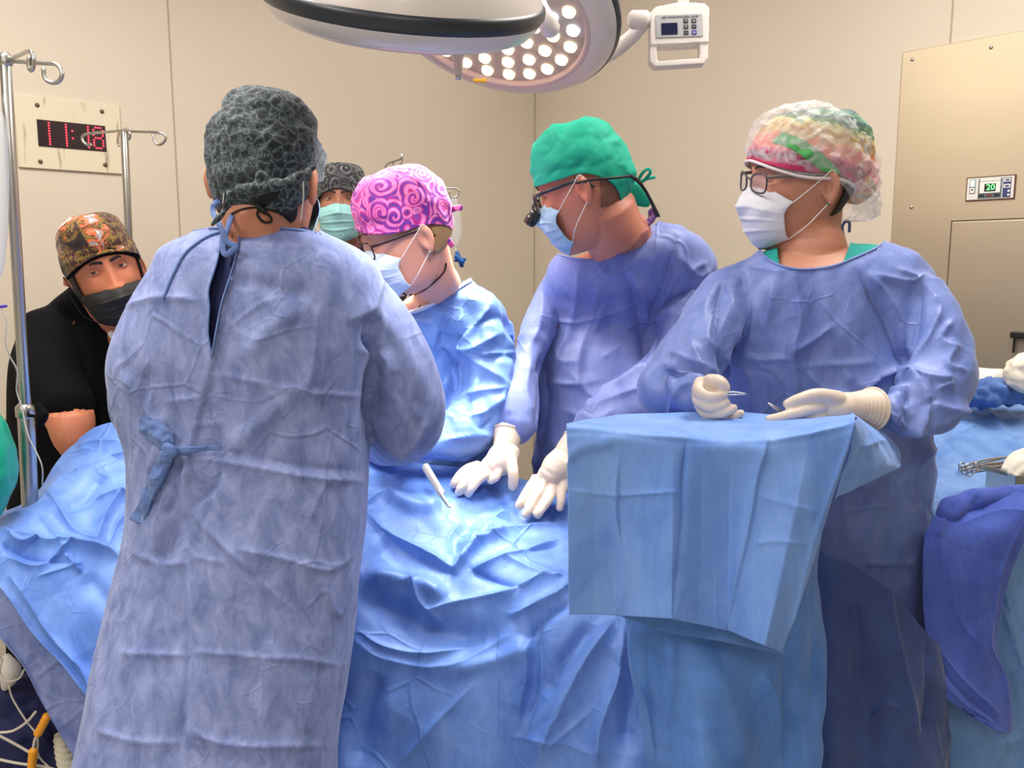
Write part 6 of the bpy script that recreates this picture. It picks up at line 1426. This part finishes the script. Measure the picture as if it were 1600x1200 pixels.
glove(PD, [[(1310, 624, Yg - .01, 14), (1278, 618, Yg - .03, 11.5), (1248, 624, Yg - .04, 9.5), (1228, 633, Yg - .04, 7.5)], [(1295, 632, Yg - .01, 13), (1262, 640, Yg - .04, 10.5), (1228, 650, Yg - .05, 9), (1200, 656, Yg - .05, 7)],
           [(1295, 646, Yg - .01, 12), (1268, 655, Yg - .035, 10), (1242, 660, Yg - .035, 9), (1227, 657, Yg - .02, 8)], [(1300, 652, Yg, 12), (1275, 664, Yg - .025, 9.5), (1250, 670, Yg - .03, 8.5), (1234, 664, Yg - .015, 7)], [(1305, 655, Yg + .01, 11), (1282, 667, Yg - .0, 8.5), (1262, 673, Yg - .0, 7.5)]],
      [[(1338, 638, Yg + .01, 22), (1312, 638, Yg, 25), (1285, 642, Yg - .01, 20)], [(1300, 628, Yg, 17), (1288, 636, Yg, 18)]],
      [(1318, 636, Yg, 23), (1332, 636, Yg + .01, 23), (1346, 637, Yg + .02, 27), (1362, 639, Yg + .03, 33)], ribs=1)
# hidden hands of the assistant and the woman in the pink cap
for P_, bx, by, Y_, dx in ((PA, 600, 692, 1.78, 8), (PA, 262, 690, 1.72, 8), (PB, 618, 692, 1.84, -8)):
    ch = [[(bx + dx * k * .3, by + 4, Y_, 9), (bx - 18 + 9 * k, by + 10, Y_ + .03, 8), (bx - 22 + 11 * k, by + 22, Y_ + .05, 6.5)] for k in range(4)] + [[(bx + 14, by, Y_, 10), (bx + 24, by + 14, Y_ + .02, 7)]]
    glove(P_, ch, [[(bx, by, Y_ - .04, 20), (bx, by + 4, Y_, 22)]], None, vox=.003)
# instruments held or lying on the field
def tool(name, parts, mat, label, cat): return setp(link(name, mk(*join(parts)), mat), label, cat)
tool('needle_holder', [wtube([(1200, 630, 1.335), (1214, 637, 1.332), (1232, 645, 1.34), (1262, 640, 1.36)], .0016, seg=8), wtube([(1200, 630, 1.335), (1212, 639, 1.33), (1226, 647, 1.335)], .0013, seg=8)], M['steel'], 'slim steel needle holder held in the nurse\'s left glove', 'needle holder')
tool('forceps', [wtube([(1112, 612, 1.33), (1134, 613, 1.31), (1150, 613, 1.31), (1166, 616, 1.31)], .0012, seg=8), wtube([(1112, 616, 1.33), (1136, 617, 1.312), (1150, 617, 1.312), (1166, 616, 1.31)], .0012, seg=8)], M['steel'], 'fine steel forceps pinched in the nurse\'s raised right glove', 'forceps')
sp = ribbon([(664, 728, 1.80), (676, 748, 1.775), (686, 765, 1.755), (690, 772, 1.748)], .0085, .003)
sp2 = wtube([(686, 766, 1.752), (696, 782, 1.735), (704, 793, 1.725)], .0028, seg=8); sp3 = wtube([(662, 735, 1.80), (680, 764, 1.765), (700, 792, 1.728)], .002, seg=8)
tool('retractor', [sp, sp2, sp3], plain('matte_steel', srgb(214, 206, 196), .35, .7), 'flat handled steel retractor standing in the blue sheet below the elbow', 'retractor')
# ------------------------------------------------------------------ left side equipment
def hookarm(pts, r): return wtube(pts, r, seg=10)
iv = empty('iv_pole', (W(45, 780, 1.75)[0], 1.75, 0), 'tall steel IV pole with two open hooks at the far left edge', 'iv pole')
a = W(8, 92, 1.72); b_ = W(40, 640, 1.75); c_ = W(47, 790, 1.76); d_ = W(72, 1400, 1.80)
link('inner_tube', mk(*tube([tuple(a) + (.0105,), tuple(b_) + (.0115,)], seg=18, sub=2)), M['steel'], iv)
link('outer_tube', mk(*tube([tuple(b_) + (.0165,), tuple(c_) + (.0165,), (d_[0], d_[1], .08, .0165)], seg=20, sub=2)), M['steel'], iv)
link('collar', mk(*tube([tuple(W(39, 636, 1.75)) + (.019,), tuple(W(40, 650, 1.75)) + (.019,)], seg=20, sub=1)), M['steel'], iv)
link('top_hub', mk(*wtube([(8, 88, 1.72), (9, 100, 1.72)], .013, seg=16)), M['steel'], iv)
link('hook', mk(*hookarm([(10, 95, 1.72), (40, 97, 1.70), (70, 99, 1.69), (88, 101, 1.685), (97, 114, 1.68), (92, 127, 1.68), (80, 129, 1.68), (70, 122, 1.68), (68, 107, 1.68)], .0042)), M['steel'], iv)
link('hook', mk(*hookarm([(10, 94, 1.73), (28, 87, 1.66), (46, 80, 1.58), (52, 88, 1.57), (52, 104, 1.57), (48, 110, 1.57), (45, 102, 1.57), (46, 90, 1.57)], .004)), M['steel'], iv)
link('hook', mk(*hookarm([(8, 95, 1.73), (-20, 93, 1.75), (-48, 92, 1.77), (-56, 104, 1.77), (-48, 116, 1.77), (-38, 108, 1.77)], .0042)), M['steel'], iv)
for q in range(5):
    an = 2 * pi * q / 5 + .4; link('leg', mk(*tube([(d_[0], d_[1], .09, .014), (d_[0] + .26 * cos(an), d_[1] + .26 * sin(an), .05, .012)], seg=10, sub=2)), M['steel'], iv)
cl = fuse([ptube([(44, 649, 1.73, 3), (62, 650, 1.72, 3), (70, 645, 1.72, 8)], seg=12), ptube([(60, 632, 1.72, 5), (66, 650, 1.72, 9), (60, 665, 1.72, 5)], seg=12)], .002, 1)
link('pole_clamp', cl, M['black'], iv)
iv2 = empty('iv_pole', (W(215, 700, 2.75)[0], 2.75, 0), 'slim steel IV pole behind the man in black, in front of the wall clock', 'iv pole')
a = W(194, 206, 2.7); b_ = W(213, 600, 2.8)
link('pole', mk(*tube([tuple(a) + (.012,), tuple(b_) + (.0125,), (b_[0] + .02, 2.8, .06, .0125)], seg=16, sub=2)), M['steel'], iv2)
link('hook', mk(*hookarm([(194, 205, 2.7), (220, 206, 2.68), (244, 207, 2.66), (257, 210, 2.66), (258, 219, 2.66), (250, 226, 2.66), (242, 222, 2.66), (239, 211, 2.66)], .0042)), M['steel'], iv2)
link('hook', mk(*hookarm([(192, 204, 2.7), (170, 206, 2.72), (146, 208, 2.74), (131, 211, 2.74), (129, 219, 2.74), (136, 226, 2.74), (143, 226, 2.74)], .0042)), M['steel'], iv2)
link('hook', mk(*hookarm([(194, 204, 2.7), (197, 201, 2.6), (202, 206, 2.55), (203, 215, 2.55), (199, 218, 2.55)], .004)), M['steel'], iv2)
link('hook', mk(*hookarm([(192, 204, 2.72), (186, 210, 2.85), (184, 220, 2.9), (186, 228, 2.9)], .004)), M['steel'], iv2)
for q in range(5):
    an = 2 * pi * q / 5; link('leg', mk(*tube([(b_[0] + .02, 2.8, .07, .013), (b_[0] + .02 + .25 * cos(an), 2.8 + .25 * sin(an), .03, .011)], seg=10, sub=2)), M['steel'], iv2)
iv3 = empty('iv_pole', (W(640, 600, 3.0)[0], 3.0, 0), 'steel IV pole behind the pink cap with hooks showing above and right', 'iv pole')
a = W(640, 285, 2.95)
link('pole', mk(*tube([tuple(a) + (.011,), (a[0] + .01, 2.97, .05, .012)], seg=14, sub=2)), M['steel'], iv3)
link('hook', mk(*hookarm([(640, 284, 2.95), (603, 275, 2.9), (602, 262, 2.85), (606, 256, 2.82), (618, 251, 2.78), (627, 248, 2.75), (628, 241, 2.75)], .0035)), M['steel'], iv3)
link('hook', mk(*hookarm([(614, 253, 2.8), (615, 262, 2.8)], .0042)), M['steel'], iv3)
link('hook', mk(*hookarm([(627, 241, 2.75), (628, 250, 2.75), (626, 256, 2.75)], .0035)), M['steel'], iv3)
link('hook', mk(*hookarm([(642, 290, 2.95), (670, 293, 2.92), (700, 294, 2.90), (714, 295, 2.9), (717, 301, 2.9), (712, 308, 2.9), (704, 307, 2.9), (702, 298, 2.9)], .0035)), M['steel'], iv3)
ivb = glassy('clear_drip', srgb(222, 222, 220), .32, .1)
db = empty('drip_set', W(712, 350, 2.9), 'clear drip bag and tubing with blue stopcock hanging right of the pink cap', 'drip set')
link('drip_bag', mk(*tube([tuple(W(709, 312, 2.9)) + (.012,), tuple(W(709, 340, 2.9)) + (.026,), tuple(W(711, 368, 2.9)) + (.024,), tuple(W(712, 382, 2.9)) + (.006,)], seg=18, flat=.5, nrm=(0, 1, 0))), ivb, db)
link('tubing', mk(*join([wtube([(712, 380, 2.9), (712, 390, 2.9), (714, 398, 2.88)], .003, seg=8), wtube([(704, 306, 2.9), (709, 314, 2.9)], .002, seg=6), wtube([(706, 315, 2.89), (700, 350, 2.89), (705, 385, 2.89), (712, 398, 2.89)], .002, seg=6)])), ivb, db)
link('stopcock', mk(*join([wtube([(714, 394, 2.87), (722, 416, 2.87)], .0075, seg=10), wtube([(711, 407, 2.87), (727, 405, 2.87)], .006, seg=10), wtube([(713, 400, 2.86), (723, 410, 2.86)], .01, seg=10)])), plain('stopcock_blue', srgb(14, 84, 160), .35), db)
# fluid bag and line at the left edge
fb = empty('fluid_bag', W(-12, 330, 1.70), 'translucent fluid bag cut off by the left frame edge on the IV pole', 'fluid bag')
link('bag', fuse([tube([tuple(W(-30, 150, 1.70)) + (.035,), tuple(W(-32, 200, 1.70)) + (.052,), tuple(W(-30, 300, 1.70)) + (.056,), tuple(W(-26, 420, 1.70)) + (.04,), tuple(W(-22, 450, 1.70)) + (.008,)], seg=24, flat=.45, nrm=(0, 1, 0))], .004, 2), glassy('bag_film', srgb(232, 236, 240), .55, .15), fb)
link('line', mk(*wtube([(-10, 450, 1.7), (2, 480, 1.7), (10, 505, 1.7), (8, 535, 1.7), (16, 558, 1.71), (27, 580, 1.72), (26, 610, 1.73), (34, 636, 1.73), (44, 680, 1.72), (56, 705, 1.72), (66, 730, 1.72), (66, 760, 1.74)], .0016, seg=6)), plain('line_clear', srgb(200, 196, 190), .3), fb)
link('line_clip', mk(*wtube([(-4, 480, 1.69), (10, 478, 1.69)], .003, seg=8)), plain('clip_violet', srgb(70, 60, 170), .4), fb)
# green breathing bag
gbm, nt, b = nodes('breathing_bag'); b.inputs['Base Color'].default_value = srgb(28, 178, 140); b.inputs['Roughness'].default_value = .35; b.inputs['Coat Weight'].default_value = .3
gbg = fuse([ptube([(-22, 640, 1.66, 10), (-20, 670, 1.66, 30), (-20, 735, 1.66, 43), (-18, 780, 1.66, 30), (-16, 806, 1.66, 16)], seg=28)], .004, 3)
cloth(gbg, [([(18, 700), (20, 760)], -.004, 5)], ((.05, .002, 5),)); setp(link('breathing_bag', gbg, gbm), 'shiny green anaesthesia breathing bag at the left frame edge', 'breathing bag')
# bottom left corner: machine, cables, orange sleeves
mc = empty('monitor_cart', (W(-30, 1100, 1.9)[0], 2.0, 0), 'anaesthesia machine corner at bottom left with white bracket over navy cloth', 'medical cart')
pp = W(-20, 1000, 1.95)
link('cart_body', mk(*box(pp[0] - .32, 2.0, .33, .34, .3, .6, .02)), plain('cart_dark', srgb(20, 20, 30), .6), mc, None, False)
link('cloth_cover', blob('n', 22, 1165, 1.72, .13, .09, .16, M['scrubnavy'], 61, .08, .018), plain('navy_cloth', srgb(26, 30, 78), .8), mc)
link('bracket', mk(*join([ptube([(-10, 1030, 1.66, 9), (10, 1045, 1.66, 11), (24, 1056, 1.66, 10)], seg=10, flat=.6, nrm=(0, 0, 1)), ptube([(10, 1025, 1.67, 6), (16, 1050, 1.66, 16), (8, 1075, 1.66, 6)], seg=10)])), plain('bracket_white', srgb(214, 206, 198), .5), mc)
link('side_panel', mk(*ptube([(-14, 870, 1.64, 14), (-4, 905, 1.64, 13), (-2, 945, 1.64, 12)], seg=12)), plain('panel_cream', srgb(212, 206, 196), .5), mc)
rp = mk(*ptube([(-8, 874, 1.62, 8), (0, 885, 1.62, 5)], seg=10)); link('red_label', rp, plain('red_mark', srgb(150, 24, 40), .5), mc)
cabm = plain('cable_cream', srgb(206, 196, 180), .5)
for i, (pts, lb) in enumerate((([(-5, 1145, 1.60), (20, 1142, 1.60), (42, 1128, 1.60), (56, 1112, 1.60)], 'upper cream cable looping across the bottom left corner'), ([(14, 1072, 1.62), (20, 1092, 1.62), (40, 1125, 1.61), (58, 1150, 1.60), (60, 1180, 1.6), (78, 1200, 1.6)], 'thin cream cable dropping from the white bracket'), ([(-5, 1186, 1.60), (30, 1193, 1.60), (70, 1198, 1.60), (90, 1204, 1.60)], 'lowest cream cable along the bottom edge at left'), ([(0, 1150, 1.61), (30, 1166, 1.61), (60, 1184, 1.6)], 'beige lead crossing diagonally over navy cloth'), ([(4, 1030, 1.6), (0, 1050, 1.6), (12, 1064, 1.6), (30, 1060, 1.6), (38, 1046, 1.61)], 'thin wire loop around the white bracket at bottom left'))):
    setp(link('cable', mk(*wtube(pts, .0028 if i in (0, 2, 3) else .0018, seg=8)), cabm), lb, 'cable', 'cream cables at the bottom left')
ora = plain('orange_sleeve', srgb(240, 160, 30), .45); orc = empty('orange_probe', W(62, 1150, 1.6), 'cable with two orange sleeves beside the steel tube, bottom left', 'cable')
link('sleeve', mk(*wtube([(74, 1118, 1.58), (66, 1134, 1.58), (59, 1147, 1.58)], .0085, seg=14)), ora, orc); link('sleeve', mk(*wtube([(52, 1172, 1.58), (49, 1205, 1.58)], .0085, seg=14)), ora, orc)
link('wire', mk(*wtube([(59, 1146, 1.58), (54, 1158, 1.58), (52, 1174, 1.58)], .003, seg=8)), cabm, orc)
link('wire', mk(*wtube([(76, 1116, 1.58), (84, 1095, 1.6), (80, 1070, 1.62)], .003, seg=8)), cabm, orc)
tb_ = fuse([ptube([(92, 1150, 1.62, 8), (100, 1180, 1.62, 12), (112, 1215, 1.62, 16)], seg=14)], .003, 1); V, N = recalc(tb_); setv(tb_, V + N * (np.sin(V[:, 2] * 2 * pi / .012 + V[:, 0] * 200) * .0015)[:, None]); setp(link('gauze_roll', tb_, plain('gauze_cream', srgb(222, 214, 190), .9)), 'ribbed cream bandage roll under the drape panel at bottom left', 'bandage')
